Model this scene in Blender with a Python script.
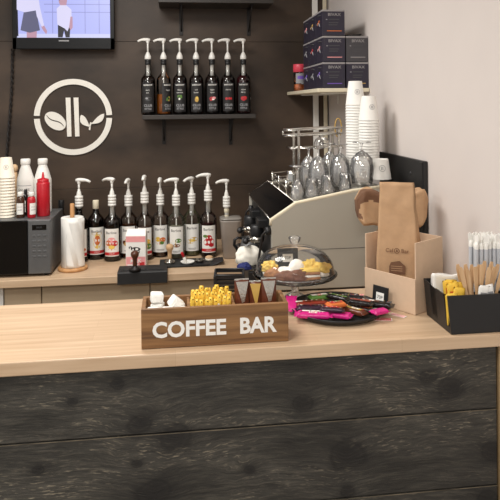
import bpy, bmesh, math, random
from mathutils import Vector, Matrix, Euler

# ------------------------------------------------------------------ scene, camera, light
scn = bpy.context.scene
for o in list(bpy.data.objects):
    bpy.data.objects.remove(o)
COL = scn.collection
R = math.radians
PI = math.pi

FPX, PPX, PPY, YAW, ROLL, EYE = 620.0, 250.0, 105.0, R(7.08), R(0.57), 1.65
r0 = Vector((math.cos(YAW), -math.sin(YAW), 0)); u0 = Vector((0, 0, 1)); fw = Vector((math.sin(YAW), math.cos(YAW), 0))
cr = r0 * math.cos(ROLL) - u0 * math.sin(ROLL)
cu = u0 * math.cos(ROLL) + r0 * math.sin(ROLL)
cam_data = bpy.data.cameras.new('camera')
cam = bpy.data.objects.new('camera', cam_data); COL.objects.link(cam)
cam_data.sensor_width = 36; cam_data.lens = FPX / 500 * 36
cam_data.shift_y = (PPY - 250) / 500
cam_data.clip_start = 0.05
m3 = Matrix((cr, cu, -fw)).transposed()
cam.matrix_world = Matrix.Translation((0, 0, EYE)) @ m3.to_4x4()
scn.camera = cam

scn.view_settings.view_transform = 'Standard'
scn.view_settings.look = 'None'
scn.view_settings.gamma = 1
scn.view_settings.use_curve_mapping = False
scn.view_settings.exposure = 0.35
scn.cycles.transparent_max_bounces = 28
scn.cycles.max_bounces = 10
scn.cycles.sample_clamp_indirect = 6

world = bpy.data.worlds.new('world'); scn.world = world; world.use_nodes = True
world.node_tree.nodes['Background'].inputs[0].default_value = (1.0, 0.98, 0.96, 1)
world.node_tree.nodes['Background'].inputs[1].default_value = 0.38

def area(name, loc, rot, sx, sy, power, col):
    l = bpy.data.lights.new(name, 'AREA'); l.shape = 'RECTANGLE'; l.size = sx; l.size_y = sy
    l.energy = power; l.color = col
    o = bpy.data.objects.new(name, l); COL.objects.link(o); o.location = loc; o.rotation_euler = rot
    return o
area('ceiling_panel_light_customer', (-0.5, -1.6, 2.70), (0, 0, 0), 1.2, 0.6, 62, (1.0, 0.97, 0.93))
area('ceiling_panel_light_front', (-0.55, 0.75, 2.70), (0, 0, 0), 0.6, 0.6, 22, (1.0, 0.97, 0.93))
area('ceiling_panel_light_back', (-0.35, 2.60, 2.70), (0, 0, 0), 0.6, 0.6, 22, (1.0, 0.97, 0.93))
area('ceiling_panel_light_far_left', (-1.9, 1.7, 2.70), (0, 0, 0), 0.6, 0.6, 22, (1.0, 0.97, 0.93))

# ------------------------------------------------------------------ pixel -> place
O0 = Vector((0, 0, EYE))
def ray(px, py): return fw + cr * ((px - PPX) / FPX) - cu * ((py - PPY) / FPX)
def at_y(px, py, Y): d = ray(px, py); return O0 + d * (Y / d.y)
def at_x(px, py, X): d = ray(px, py); return O0 + d * (X / d.x)
def at_z(px, py, Z): d = ray(px, py); return O0 + d * ((Z - EYE) / d.z)
def mpp(p): return (Vector(p) - O0).dot(fw) / FPX          # metres per pixel at a place

# ------------------------------------------------------------------ materials
def lin(v):
    v = v / 255.0
    return v / 12.92 if v <= 0.04045 else ((v + 0.055) / 1.055) ** 2.4
def C(r, g, b): return (lin(r), lin(g), lin(b), 1)
def base(name):
    m = bpy.data.materials.new(name); m.use_nodes = True
    return m, m.node_tree, m.node_tree.nodes['Principled BSDF']
def mat(name, col, rough=0.5, metal=0.0, var=0.06, scale=30.0, bump=0.0, spec=0.5, stretch=(1, 1, 1), coat=0.0):
    """plain procedural surface: a colour with a little noise in it"""
    m, nt, b = base(name)
    tc = nt.nodes.new('ShaderNodeTexCoord'); mp = nt.nodes.new('ShaderNodeMapping'); nz = nt.nodes.new('ShaderNodeTexNoise')
    mp.inputs['Scale'].default_value = stretch
    nz.inputs['Scale'].default_value = scale; nz.inputs['Detail'].default_value = 4
    rp = nt.nodes.new('ShaderNodeValToRGB')
    rp.color_ramp.elements[0].position = 0.3; rp.color_ramp.elements[1].position = 0.7
    rp.color_ramp.elements[0].color = tuple(c * (1 - var) for c in col[:3]) + (1,)
    rp.color_ramp.elements[1].color = tuple(min(1, c * (1 + var)) for c in col[:3]) + (1,)
    L = nt.links.new
    L(tc.outputs['Object'], mp.inputs[0]); L(mp.outputs[0], nz.inputs['Vector']); L(nz.outputs[0], rp.inputs[0]); L(rp.outputs[0], b.inputs['Base Color'])
    b.inputs['Roughness'].default_value = rough; b.inputs['Metallic'].default_value = metal
    b.inputs['Specular IOR Level'].default_value = spec; b.inputs['Coat Weight'].default_value = coat
    if bump:
        bp = nt.nodes.new('ShaderNodeBump'); bp.inputs['Strength'].default_value = bump; bp.inputs['Distance'].default_value = 0.01
        L(nz.outputs[0], bp.inputs['Height']); L(bp.outputs[0], b.inputs['Normal'])
    return m
def glass(name, tint=(0.96, 0.97, 0.97, 1), rough=0.02, ior=1.5, gl=(1, 1, 1, 1), extra=0.0, painted_sheen=0.0):
    """thin clear walls: what is behind shows through, the rim and the grazing parts reflect"""
    m, nt, b = base(name); nt.nodes.remove(b)
    out = nt.nodes['Material Output']
    fr = nt.nodes.new('ShaderNodeFresnel'); fr.inputs[0].default_value = ior
    ad = nt.nodes.new('ShaderNodeMath'); ad.operation = 'ADD'; ad.inputs[1].default_value = extra; ad.use_clamp = True
    tr = nt.nodes.new('ShaderNodeBsdfTransparent'); tr.inputs[0].default_value = tint
    g = nt.nodes.new('ShaderNodeBsdfGlossy'); g.inputs['Color'].default_value = gl; g.inputs['Roughness'].default_value = rough
    mx = nt.nodes.new('ShaderNodeMixShader')
    L = nt.links.new
    L(fr.outputs[0], ad.inputs[0]); L(ad.outputs[0], mx.inputs[0]); df = nt.nodes.new('ShaderNodeBsdfDiffuse'); df.inputs[0].default_value = (0.9, 0.9, 0.88, 1); m2 = nt.nodes.new('ShaderNodeMixShader'); m2.inputs[0].default_value = painted_sheen  # white diffuse mixed into the glass, imitating bright reflections on it
    L(tr.outputs[0], m2.inputs[1]); L(df.outputs[0], m2.inputs[2])
    L(m2.outputs[0], mx.inputs[1]); L(g.outputs[0], mx.inputs[2]); L(mx.outputs[0], out.inputs[0])
    return m
def emit(name, col, s):
    m, nt, b = base(name)
    b.inputs['Base Color'].default_value = (0.01, 0.01, 0.01, 1); b.inputs['Roughness'].default_value = 0.3
    b.inputs['Emission Color'].default_value = col; b.inputs['Emission Strength'].default_value = s
    return m
def wood(name, c1, c2, c3, sc=(3, 40, 40), rough=0.5, bump=0.1, rnd=True):
    m, nt, b = base(name); L = nt.links.new
    tc = nt.nodes.new('ShaderNodeTexCoord'); oi = nt.nodes.new('ShaderNodeObjectInfo')
    mul = nt.nodes.new('ShaderNodeMath'); mul.operation = 'MULTIPLY'; mul.inputs[1].default_value = 9.0 if rnd else 0
    vadd = nt.nodes.new('ShaderNodeVectorMath'); vadd.operation = 'ADD'
    mp = nt.nodes.new('ShaderNodeMapping'); mp.inputs['Scale'].default_value = sc
    n1 = nt.nodes.new('ShaderNodeTexNoise'); n1.inputs['Scale'].default_value = 1; n1.inputs['Detail'].default_value = 6; n1.inputs['Distortion'].default_value = 0.6
    rp = nt.nodes.new('ShaderNodeValToRGB'); e = rp.color_ramp.elements
    e[0].position = 0.28; e[0].color = c1; e[1].position = 0.75; e[1].color = c3
    k = e.new(0.5); k.color = c2
    L(oi.outputs['Random'], mul.inputs[0]); L(tc.outputs['Object'], vadd.inputs[0]); L(mul.outputs[0], vadd.inputs[1])
    L(vadd.outputs[0], mp.inputs[0]); L(mp.outputs[0], n1.inputs['Vector']); L(n1.outputs[0], rp.inputs[0]); L(rp.outputs[0], b.inputs['Base Color'])
    b.inputs['Roughness'].default_value = rough
    if bump:
        bp = nt.nodes.new('ShaderNodeBump'); bp.inputs['Strength'].default_value = bump; bp.inputs['Distance'].default_value = 0.004
        L(n1.outputs[0], bp.inputs['Height']); L(bp.outputs[0], b.inputs['Normal'])
    return m

def butcher(name):
    """pale laminated oak: staves of slightly different tone, fine grain along X"""
    m, nt, b = base(name); L = nt.links.new; N = nt.nodes.new
    tc = N('ShaderNodeTexCoord')
    br = N('ShaderNodeTexBrick'); br.inputs['Scale'].default_value = 1.0
    br.inputs['Brick Width'].default_value = 0.62; br.inputs['Row Height'].default_value = 0.052
    br.inputs['Mortar Size'].default_value = 0.0006; br.offset = 0.37
    br.inputs['Color1'].default_value = C(203, 175, 144); br.inputs['Color2'].default_value = C(211, 184, 153)
    br.inputs['Mortar'].default_value = C(195, 167, 136)
    mp = N('ShaderNodeMapping'); mp.inputs['Scale'].default_value = (3, 55, 55)
    nz = N('ShaderNodeTexNoise'); nz.inputs['Scale'].default_value = 1; nz.inputs['Detail'].default_value = 6; nz.inputs['Distortion'].default_value = 0.5
    rp = N('ShaderNodeValToRGB'); rp.color_ramp.elements[0].position = 0.32; rp.color_ramp.elements[1].position = 0.68
    rp.color_ramp.elements[0].color = (0.82, 0.78, 0.74, 1); rp.color_ramp.elements[1].color = (1.0, 1.0, 1.0, 1)
    mx = N('ShaderNodeMix'); mx.data_type = 'RGBA'; mx.blend_type = 'MULTIPLY'; mx.inputs[0].default_value = 1
    L(tc.outputs['Object'], br.inputs['Vector']); L(tc.outputs['Object'], mp.inputs[0]); L(mp.outputs[0], nz.inputs['Vector']); L(nz.outputs[0], rp.inputs[0])
    L(br.outputs[0], mx.inputs[6]); L(rp.outputs[0], mx.inputs[7]); L(mx.outputs[2], b.inputs['Base Color'])
    b.inputs['Roughness'].default_value = 0.38
    return m

KNOTS = [(140, 424, .026), (118, 384, .014), (176, 437, .034), (155, 492, .034), (137, 464, .010), (302, 403, .022), (347, 455, .040), (452, 388, .028), (428, 377, .018),
         (348, 491, .014), (494, 452, .030), (488, 498, .024), (38, 470, .012), (250, 470, .010), (72, 402, .010)]
def charred(name):
    """weathered black-stained boards: streaky grain bent round dark knots, worn pale scratches"""
    m, nt, b = base(name); L = nt.links.new; N = nt.nodes.new
    ge = N('ShaderNodeNewGeometry'); oi = N('ShaderNodeObjectInfo')
    def math_(op, a, c=None, d=None):
        n = N('ShaderNodeMath'); n.operation = op
        for k, x in enumerate((a, c, d)):
            if x is None: continue
            if isinstance(x, (int, float)): n.inputs[k].default_value = x
            else: L(x, n.inputs[k])
        return n.outputs[0]
    flat = N('ShaderNodeVectorMath'); flat.operation = 'MULTIPLY'; flat.inputs[1].default_value = (0.72, 0, 1); L(ge.outputs['Position'], flat.inputs[0])
    wob = N('ShaderNodeTexNoise'); wob.inputs['Scale'].default_value = 14; wob.inputs['Detail'].default_value = 3; L(flat.outputs[0], wob.inputs['Vector'])
    wv = math_('MULTIPLY_ADD', wob.outputs[0], 1.3, 0.35)
    dark = bend = halo = None
    for px, py, r_ in KNOTS:
        p = at_y(px, py, 1.667)
        dn = N('ShaderNodeVectorMath'); dn.operation = 'DISTANCE'; L(flat.outputs[0], dn.inputs[0]); dn.inputs[1].default_value = (p.x * 0.72, 0, p.z)
        d = math_('MULTIPLY', math_('DIVIDE', dn.outputs['Value'], r_), wv)
        g = math_('POWER', 2.718, math_('MULTIPLY', math_('MULTIPLY', d, d), -0.9))          # 1 in the knot, 0 away from it
        h = math_('MULTIPLY', math_('POWER', 2.718, math_('MULTIPLY', d, -0.55)), r_ * 1.2)
        hl = math_('POWER', 2.718, math_('MULTIPLY', math_('MULTIPLY', d, d), -0.22))
        halo = hl if halo is None else math_('MAXIMUM', halo, hl)
        dark = g if dark is None else math_('MAXIMUM', dark, g)
        bend = h if bend is None else math_('ADD', bend, h)
    mul = math_('MULTIPLY', oi.outputs['Random'], 17.0)
    v = N('ShaderNodeVectorMath'); v.operation = 'ADD'; L(ge.outputs['Position'], v.inputs[0]); L(mul, v.inputs[1])
    cmb = N('ShaderNodeCombineXYZ'); L(bend, cmb.inputs['Z'])
    v2 = N('ShaderNodeVectorMath'); v2.operation = 'ADD'; L(v.outputs[0], v2.inputs[0]); L(cmb.outputs[0], v2.inputs[1])
    def noise_(sc, det, dist=0.0, rough=0.5, vec=v2):
        mp = N('ShaderNodeMapping'); mp.inputs['Scale'].default_value = sc; L(vec.outputs[0], mp.inputs[0])
        n = N('ShaderNodeTexNoise'); n.inputs['Scale'].default_value = 1; n.inputs['Detail'].default_value = det; n.inputs['Distortion'].default_value = dist; n.inputs['Roughness'].default_value = rough
        L(mp.outputs[0], n.inputs['Vector']); return n.outputs[0]
    def rng(x, a, c, lo=0.0, hi=1.0):
        n = N('ShaderNodeMapRange'); n.inputs['From Min'].default_value = a; n.inputs['From Max'].default_value = c; n.inputs['To Min'].default_value = lo; n.inputs['To Max'].default_value = hi; L(x, n.inputs['Value']); return n.outputs[0]
    g1 = noise_((13.0, 1, 150), 8, 0.15, 0.74)
    g2 = noise_((3.0, 1, 9), 4, 0.3, 0.55, v)
    rp = N('ShaderNodeValToRGB'); e = rp.color_ramp.elements
    e[0].position = 0.30; e[0].color = C(44, 42, 39); e[1].position = 0.78; e[1].color = C(104, 98, 87)
    k = e.new(0.52); k.color = C(68, 65, 59)
    L(g1, rp.inputs[0])
    mx = N('ShaderNodeMix'); mx.data_type = 'RGBA'; mx.blend_type = 'MULTIPLY'; mx.inputs[0].default_value = 1
    L(rp.outputs[0], mx.inputs[6]); L(rng(g2, 0.34, 0.66, 0.55, 1.2), mx.inputs[7])
    sc = noise_((42, 1, 260), 4, 0.1)
    sm = math_('MULTIPLY', math_('MULTIPLY', rng(sc, 0.58, 0.72), rng(g2, 0.46, 0.64)), 0.8)
    mx2 = N('ShaderNodeMix'); mx2.data_type = 'RGBA'; L(sm, mx2.inputs[0]); L(mx.outputs[2], mx2.inputs[6]); mx2.inputs[7].default_value = C(164, 152, 130)
    dk = N('ShaderNodeMapRange'); dk.inputs['From Min'].default_value = 0.12; dk.inputs['From Max'].default_value = 0.85; dk.inputs['To Max'].default_value = 0.72; L(dark, dk.inputs['Value'])
    mx3 = N('ShaderNodeMix'); mx3.data_type = 'RGBA'; L(dk.outputs[0], mx3.inputs[0])
    mxh = N('ShaderNodeMix'); mxh.data_type = 'RGBA'; L(math_('MULTIPLY', halo, 0.55), mxh.inputs[0]); L(mx2.outputs[2], mxh.inputs[6]); mxh.inputs[7].default_value = C(34, 32, 30); L(mxh.outputs[2], mx3.inputs[6]); mx3.inputs[7].default_value = C(28, 26, 25)
    rg = math_('SUBTRACT', 1.0, math_('MULTIPLY', math_('ABSOLUTE', math_('SUBTRACT', dark, 0.5)), 7.0)); rg = math_('MAXIMUM', rg, 0.0); rg = math_('MULTIPLY', rg, 0.4)
    mx4 = N('ShaderNodeMix'); mx4.data_type = 'RGBA'; L(rg, mx4.inputs[0]); L(mx3.outputs[2], mx4.inputs[6]); mx4.inputs[7].default_value = C(16, 15, 14)
    L(mx4.outputs[2], b.inputs['Base Color'])
    b.inputs['Roughness'].default_value = 0.6; b.inputs['Specular IOR Level'].default_value = 0.35
    bp = N('ShaderNodeBump'); bp.inputs['Strength'].default_value = 0.5; bp.inputs['Distance'].default_value = 0.004
    L(g1, bp.inputs['Height']); L(bp.outputs[0], b.inputs['Normal'])
    return m

M = dict(
    darkwall=mat('brown_wall_board', C(64, 51, 40), 0.5, 0, 0.5, 2.6, 0.0, 0.4, (1, 1, 1.6)),
    paint=mat('warm_white_paint', C(220, 211, 205), 0.7, 0, 0.015, 5),
    floor=mat('floor_tile', C(120, 112, 104), 0.5, 0, 0.1, 6),
    ceil=mat('ceiling_paint', C(225, 220, 212), 0.8),
    oak=butcher('pale_oak'),
    oakback=butcher('pale_oak_rear'),
    planks=charred('black_stained_board'),
    post=wood('tan_board', C(120, 98, 68), C(150, 124, 88), C(170, 144, 106), (40, 40, 3)),
    wornedge=mat('worn_board_edge', C(104, 94, 78), 0.7, 0, 0.6, 1.0, 0, 0.3, (14, 1, 1)),
    signwood=wood('walnut_stain', C(92, 62, 36), C(130, 93, 56), C(152, 112, 70), (5, 70, 70), 0.55, 0.2),
    cabinet=mat('taupe_board', C(186, 166, 138), 0.5, 0, 0.05, 8),
    black=mat('matte_black', C(24, 24, 25), 0.45),
    blackgloss=mat('gloss_black', C(12, 12, 13), 0.12),
    rubber=mat('black_rubber', C(28, 28, 29), 0.6, 0, 0.1, 80),
    shelfblack=mat('dark_brown_shelf', C(50, 45, 41), 0.5, 0, 0.1, 12),
    iron=mat('dark_iron', C(34, 30, 28), 0.45, 0.4),
    white=mat('white_plastic', C(236, 234, 228), 0.35, 0, 0.02),
    emblem=mat('ivory_emblem', C(240, 236, 226), 0.45, 0, 0.02),
    ivory=mat('cream_paper', C(235, 226, 208), 0.6, 0, 0.03),
    paper=mat('white_paper', C(238, 236, 230), 0.7, 0, 0.02),
    cream=mat('cream_edge', C(226, 216, 190), 0.45, 0, 0.03),
    silver=mat('silver_paint', C(112, 113, 114), 0.38, 0.5, 0.04),
    steel=mat('brushed_steel', C(190, 186, 178), 0.22, 1.0, 0.05),
    chrome=mat('chrome', C(222, 220, 214), 0.08, 1.0, 0.02),
    taupe=mat('taupe_enamel', C(176, 172, 160), 0.4, 0, 0.02, 6),
    kraft=mat('kraft_paper', C(184, 148, 112), 0.75, 0, 0.06, 40, 0.05),
    kraftprint=mat('brown_print', C(112, 78, 55), 0.75),
    board=mat('beige_cardboard', C(208, 180, 152), 0.75, 0, 0.03, 40),
    red=mat('red_plastic', C(182, 24, 38), 0.35),
    beech=wood('beech', C(176, 126, 78), C(196, 146, 96), C(210, 164, 116), (40, 40, 6)),
    palewood=wood('pale_birch', C(190, 152, 110), C(206, 170, 128), C(218, 184, 144), (60, 60, 8)),
    brownwood=mat('dark_brown_wood', C(84, 46, 28), 0.3, 0, 0.15, 30),
    yellow=mat('yellow_paper', C(236, 194, 70), 0.5, 0, 0.06),
    orange=mat('orange_print', C(206, 108, 48), 0.5),
    pink=mat('magenta_wrapper', C(206, 40, 128), 0.25, 0, 0.12, 60),
    pinkpale=mat('pale_pink_print', C(236, 160, 160), 0.5),
    brown=mat('brown_wrapper', C(98, 50, 32), 0.28, 0, 0.15, 60),
    redbrown=mat('red_brown_wrapper', C(140, 52, 36), 0.28, 0, 0.15, 60),
    purple=mat('dark_purple_wrapper', C(52, 32, 48), 0.28, 0, 0.15, 60),
    wrapblack=mat('black_wrapper', C(26, 22, 22), 0.22, 0, 0.15, 60),
    foil=mat('silver_foil', C(206, 200, 190), 0.25, 0.75, 0.1, 70, 0.2),
    green=mat('green_print', C(88, 128, 56), 0.45),
    gold=mat('gold_print', C(198, 160, 82), 0.4),
    redprint=mat('red_print', C(196, 44, 48), 0.5),
    grey=mat('grey_print', C(150, 150, 152), 0.5),
    greydark=mat('dark_grey_print', C(70, 70, 72), 0.5),
    ink=mat('black_ink', C(30, 28, 28), 0.6),
    navy=mat('midnight_card', C(40, 36, 52), 0.45, 0, 0.1, 20),
    greycard=mat('charcoal_card', C(66, 64, 68), 0.45, 0, 0.06, 20),
    cardlid=mat('grey_card_edge', C(150, 146, 146), 0.5),
    violet=mat('violet_print', C(120, 90, 190), 0.5),
    bluecloth=mat('navy_cloth', C(30, 40, 98), 0.85, 0, 0.15, 60, 0.2),
    cloth=mat('white_cloth', C(232, 228, 216), 0.85, 0, 0.03, 40, 0.15),
    cookie=mat('baked_dough', C(168, 116, 74), 0.75, 0, 0.25, 50, 0.4),
    cocoa=mat('brown_pastry', C(116, 74, 54), 0.75, 0, 0.25, 60, 0.4),
    cheese=mat('yellow_pastry', C(238, 202, 96), 0.6, 0, 0.12, 40, 0.2),
    icing=mat('white_icing', C(244, 240, 230), 0.55, 0, 0.02, 40, 0.2),
    glass=glass('clear_glass'),
    bottleglass=glass('bottle_glass', (0.97, 0.975, 0.97, 1), 0.03, 1.4),
    winglass=glass('wine_glass', (0.985, 0.985, 0.985, 1), 0.05, 1.5, (1, 1, 1, 1), 0.07, 0.10),
    film=glass('clear_film', (0.93, 0.94, 0.96, 1), 0.15, 1.5, (1, 1, 1, 1), 0.06),
    strawgrey=mat('wrapped_straw', C(186, 189, 194), 0.5, 0, 0.04),
    cola=mat('dark_syrup', C(24, 13, 10), 0.1),
    amber=mat('amber_syrup', C(150, 84, 26), 0.1),
    tea=mat('brown_syrup', C(66, 40, 24), 0.1),
    palesyrup=mat('pale_syrup', C(124, 122, 104), 0.1),
    greensyrup=mat('greenish_syrup', C(110, 112, 78), 0.1),
    cherry=mat('cherry_syrup', C(48, 14, 18), 0.1),
    milky=mat('cloudy_plastic', C(160, 151, 143), 0.25, 0, 0.08, 12),
    milkylid=mat('grey_lid', C(140, 134, 127), 0.25, 0, 0.05, 12),
    domeglass=glass('dome_glass', (0.99, 0.99, 0.99, 1), 0.01, 1.35, (1, 1, 1, 1), 0.0, 0.03),
    teal=mat('teal_lid', C(44, 110, 130), 0.4),
    coral=mat('coral_lid', C(222, 74, 92), 0.4),
    peach=mat('peach_filling', C(206, 120, 70), 0.5),
    skinscreen=emit('screen_skin', C(196, 150, 170), 0.72),
    scr_bg=emit('screen_pale_violet', C(184, 190, 255), 0.72),
    scr_line=emit('screen_line', C(150, 152, 214), 0.72),
    scr_floor=emit('screen_floor', C(214, 216, 255), 0.72),
    scr_white=emit('screen_white', C(226, 222, 255), 0.72),
    scr_skirt=emit('screen_slate', C(92, 92, 124), 0.72),
    scr_black=emit('screen_black', C(20, 18, 34), 0.72),
    bezel=mat('television_bezel', C(9, 9, 11), 0.4, 0, 0.05, 20, 0, 0.25),
    lead=mat('dark_lead', C(30, 22, 18), 0.6),
)

# ------------------------------------------------------------------ mesh builder
class MB:
    def __init__(s): s.bm = bmesh.new(); s.mats = []
    def idx(s, m):
        if m not in s.mats: s.mats.append(m)
        return s.mats.index(m)
    def merge(s, t, m, smooth=False, X=None, recalc=True):
        if recalc: bmesh.ops.recalc_face_normals(t, faces=t.faces[:])
        if X is not None: t.transform(X)
        if m is not None:
            i = s.idx(m)
            for f in t.faces: f.material_index = i; f.smooth = smooth
        me = bpy.data.meshes.new('tmp'); t.to_mesh(me); t.free(); s.bm.from_mesh(me); bpy.data.meshes.remove(me)
        return s
    def box(s, c, size, m, bev=0.0, X=None, seg=2, smooth=False, taper=1.0):
        t = bmesh.new(); bmesh.ops.create_cube(t, size=1)
        for v in t.verts:
            k = taper if v.co.z < 0 else 1.0
            v.co = Vector((v.co.x * size[0] * k, v.co.y * size[1] * k, v.co.z * size[2]))
        if bev: bmesh.ops.bevel(t, geom=t.edges[:], offset=bev, segments=seg, affect='EDGES', profile=0.5)
        T = Matrix.Translation(c)
        return s.merge(t, m, smooth, T @ X if X is not None else T)
    def lathe(s, prof, m, c=(0, 0, 0), n=28, X=None, smooth=True, closed=False, sy=1.0):
        t = bmesh.new(); rings = []
        for r, z in prof:
            if r < 1e-6: rings.append([t.verts.new((0, 0, z))])
            else: rings.append([t.verts.new((r * math.cos(2 * PI * k / n), sy * r * math.sin(2 * PI * k / n), z)) for k in range(n)])
        pairs = list(zip(rings, rings[1:])) + ([(rings[-1], rings[0])] if closed else [])
        for a, b in pairs:
            if len(a) == 1 and len(b) == 1: continue
            for k in range(n):
                k2 = (k + 1) % n
                if len(a) == 1: t.faces.new((a[0], b[k], b[k2]))
                elif len(b) == 1: t.faces.new((a[k], a[k2], b[0]))
                else: t.faces.new((a[k], a[k2], b[k2], b[k]))
        T = Matrix.Translation(c)
        return s.merge(t, m, smooth, T @ X if X is not None else T)
    def tube(s, pts, r, m, n=8, closed=False, X=None, smooth=True):
        pts = [Vector(p) for p in pts]; t = bmesh.new(); rings = []; N = len(pts)
        rr = r if isinstance(r, (list, tuple)) else [r] * N
        up = None
        for i, p in enumerate(pts):
            if closed: d = pts[(i + 1) % N] - pts[i - 1]
            else: d = pts[min(i + 1, N - 1)] - pts[max(i - 1, 0)]
            d.normalize()
            if up is None: up = d.orthogonal().normalized()
            up = (up - d * up.dot(d))
            if up.length < 1e-5: up = d.orthogonal()
            up.normalize(); q = d.cross(up)
            rings.append([t.verts.new(p + (up * math.cos(2 * PI * k / n) + q * math.sin(2 * PI * k / n)) * rr[i]) for k in range(n)])
        for a, b in list(zip(rings, rings[1:])) + ([(rings[-1], rings[0])] if closed else []):
            for k in range(n): t.faces.new((a[k], a[(k + 1) % n], b[(k + 1) % n], b[k]))
        if not closed: t.faces.new(rings[0]); t.faces.new(rings[-1])
        return s.merge(t, m, smooth, X)
    def prism(s, poly, h, m, X=None, bev=0.0, smooth=False):
        """polygon in local XY pushed up local Z by h"""
        t = bmesh.new(); vs = [t.verts.new((p[0], p[1], 0)) for p in poly]
        f = t.faces.new(vs); r = bmesh.ops.extrude_face_region(t, geom=[f])
        for v in r['geom']:
            if isinstance(v, bmesh.types.BMVert): v.co.z += h
        if bev: bmesh.ops.bevel(t, geom=t.edges[:], offset=bev, segments=2, affect='EDGES', profile=0.5)
        bmesh.ops.triangulate(t, faces=[f for f in t.faces if len(f.verts) > 4])
        return s.merge(t, m, smooth, X)
    def face(s, pts, m, X=None):
        t = bmesh.new(); t.faces.new([t.verts.new(p) for p in pts]); return s.merge(t, m, False, X, recalc=False)
    def grid(s, fn, nu, nv, m, X=None, smooth=True, thick=0.0):
        t = bmesh.new(); g = [[t.verts.new(fn(i / nu, j / nv)) for j in range(nv + 1)] for i in range(nu + 1)]
        for i in range(nu):
            for j in range(nv): t.faces.new((g[i][j], g[i + 1][j], g[i + 1][j + 1], g[i][j + 1]))
        if thick:
            bmesh.ops.recalc_face_normals(t, faces=t.faces[:])
            bmesh.ops.solidify(t, geom=t.faces[:], thickness=thick)
        return s.merge(t, m, smooth, X)
    def blob(s, size, m, c=(0, 0, 0), X=None, amp=0.15, seed=0, sub=3, flat=True, freq=2.0):
        from mathutils import noise
        t = bmesh.new(); bmesh.ops.create_icosphere(t, subdivisions=sub, radius=1)
        for v in t.verts:
            d = v.co.normalized(); k = 1 + amp * noise.noise(d * freq + Vector((seed * 7.3, seed * 3.1, seed)))
            v.co = Vector((d.x * size[0] * k, d.y * size[1] * k, d.z * size[2] * k))
            if flat and v.co.z < -size[2] * 0.6: v.co.z = -size[2] * 0.6
        T = Matrix.Translation(c)
        return s.merge(t, m, True, T @ X if X is not None else T)
    def text(s, body, size, m, X=None, ext=0.0004, bold=0.0, fn=None, sx=1.0):
        cu_ = bpy.data.curves.new('t', 'FONT'); cu_.body = body; cu_.size = size; cu_.align_x = 'CENTER'; cu_.align_y = 'CENTER'
        cu_.extrude = ext; cu_.offset = bold; cu_.resolution_u = 3
        ob = bpy.data.objects.new('t', cu_); COL.objects.link(ob)
        dg = bpy.context.evaluated_depsgraph_get(); dg.update()
        me = bpy.data.meshes.new_from_object(ob.evaluated_get(dg))
        t = bmesh.new(); t.from_mesh(me)
        for v in t.verts: v.co.x *= sx
        if fn:
            for v in t.verts: v.co = fn(v.co)
        bpy.data.objects.remove(ob); bpy.data.curves.remove(cu_); bpy.data.meshes.remove(me)
        return s.merge(t, m, False, X)
    def build(s, name, parent=None, loc=None, rot=None):
        me = bpy.data.meshes.new(name); s.bm.to_mesh(me); s.bm.free()
        for m in s.mats: me.materials.append(m)
        o = bpy.data.objects.new(name, me); COL.objects.link(o)
        if loc is not None: o.location = loc
        if rot is not None: o.rotation_euler = rot
        if parent is not None: o.parent = parent
        return o

def tag(o, label, cat, group=None):
    o['label'] = label; o['category'] = cat
    if group: o['group'] = group
    return o
def thing(name, label, cat, loc=(0, 0, 0), rot=(0, 0, 0), group=None):
    o = bpy.data.objects.new(name, None); COL.objects.link(o); o.empty_display_size = 0.05
    o.location = loc; o.rotation_euler = rot
    return tag(o, label, cat, group)
def struct(o): o['kind'] = 'structure'; return o
def dup(root, loc, rot=None, label=None, group=None):
    r = root.copy(); COL.objects.link(r); r.location = loc
    if rot is not None: r.rotation_euler = rot
    if label: r['label'] = label
    if group: r['group'] = group
    for ch in list(root.children):
        c = ch.copy(); COL.objects.link(c); c.parent = r
        for g in list(ch.children):
            d = g.copy(); COL.objects.link(d); d.parent = c
    return r
def rotz(a): return Matrix.Rotation(a, 4, 'Z')
def rotx(a): return Matrix.Rotation(a, 4, 'X')
def roty(a): return Matrix.Rotation(a, 4, 'Y')
UP = rotx(PI / 2)                       # local XY polygon -> stands in XZ, its local Z points to -Y (to the viewer)
ORD = ['first', 'second', 'third', 'fourth', 'fifth', 'sixth', 'seventh', 'eighth', 'ninth', 'tenth', 'eleventh', 'twelfth', 'thirteenth', 'fourteenth',
       'fifteenth', 'sixteenth', 'seventeenth', 'eighteenth', 'nineteenth', 'twentieth', 'twenty-first', 'twenty-second', 'twenty-third', 'twenty-fourth',
       'twenty-fifth', 'twenty-sixth', 'twenty-seventh', 'twenty-eighth', 'twenty-ninth', 'thirtieth', 'thirty-first', 'thirty-second']
rnd = random.Random(11)

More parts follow.
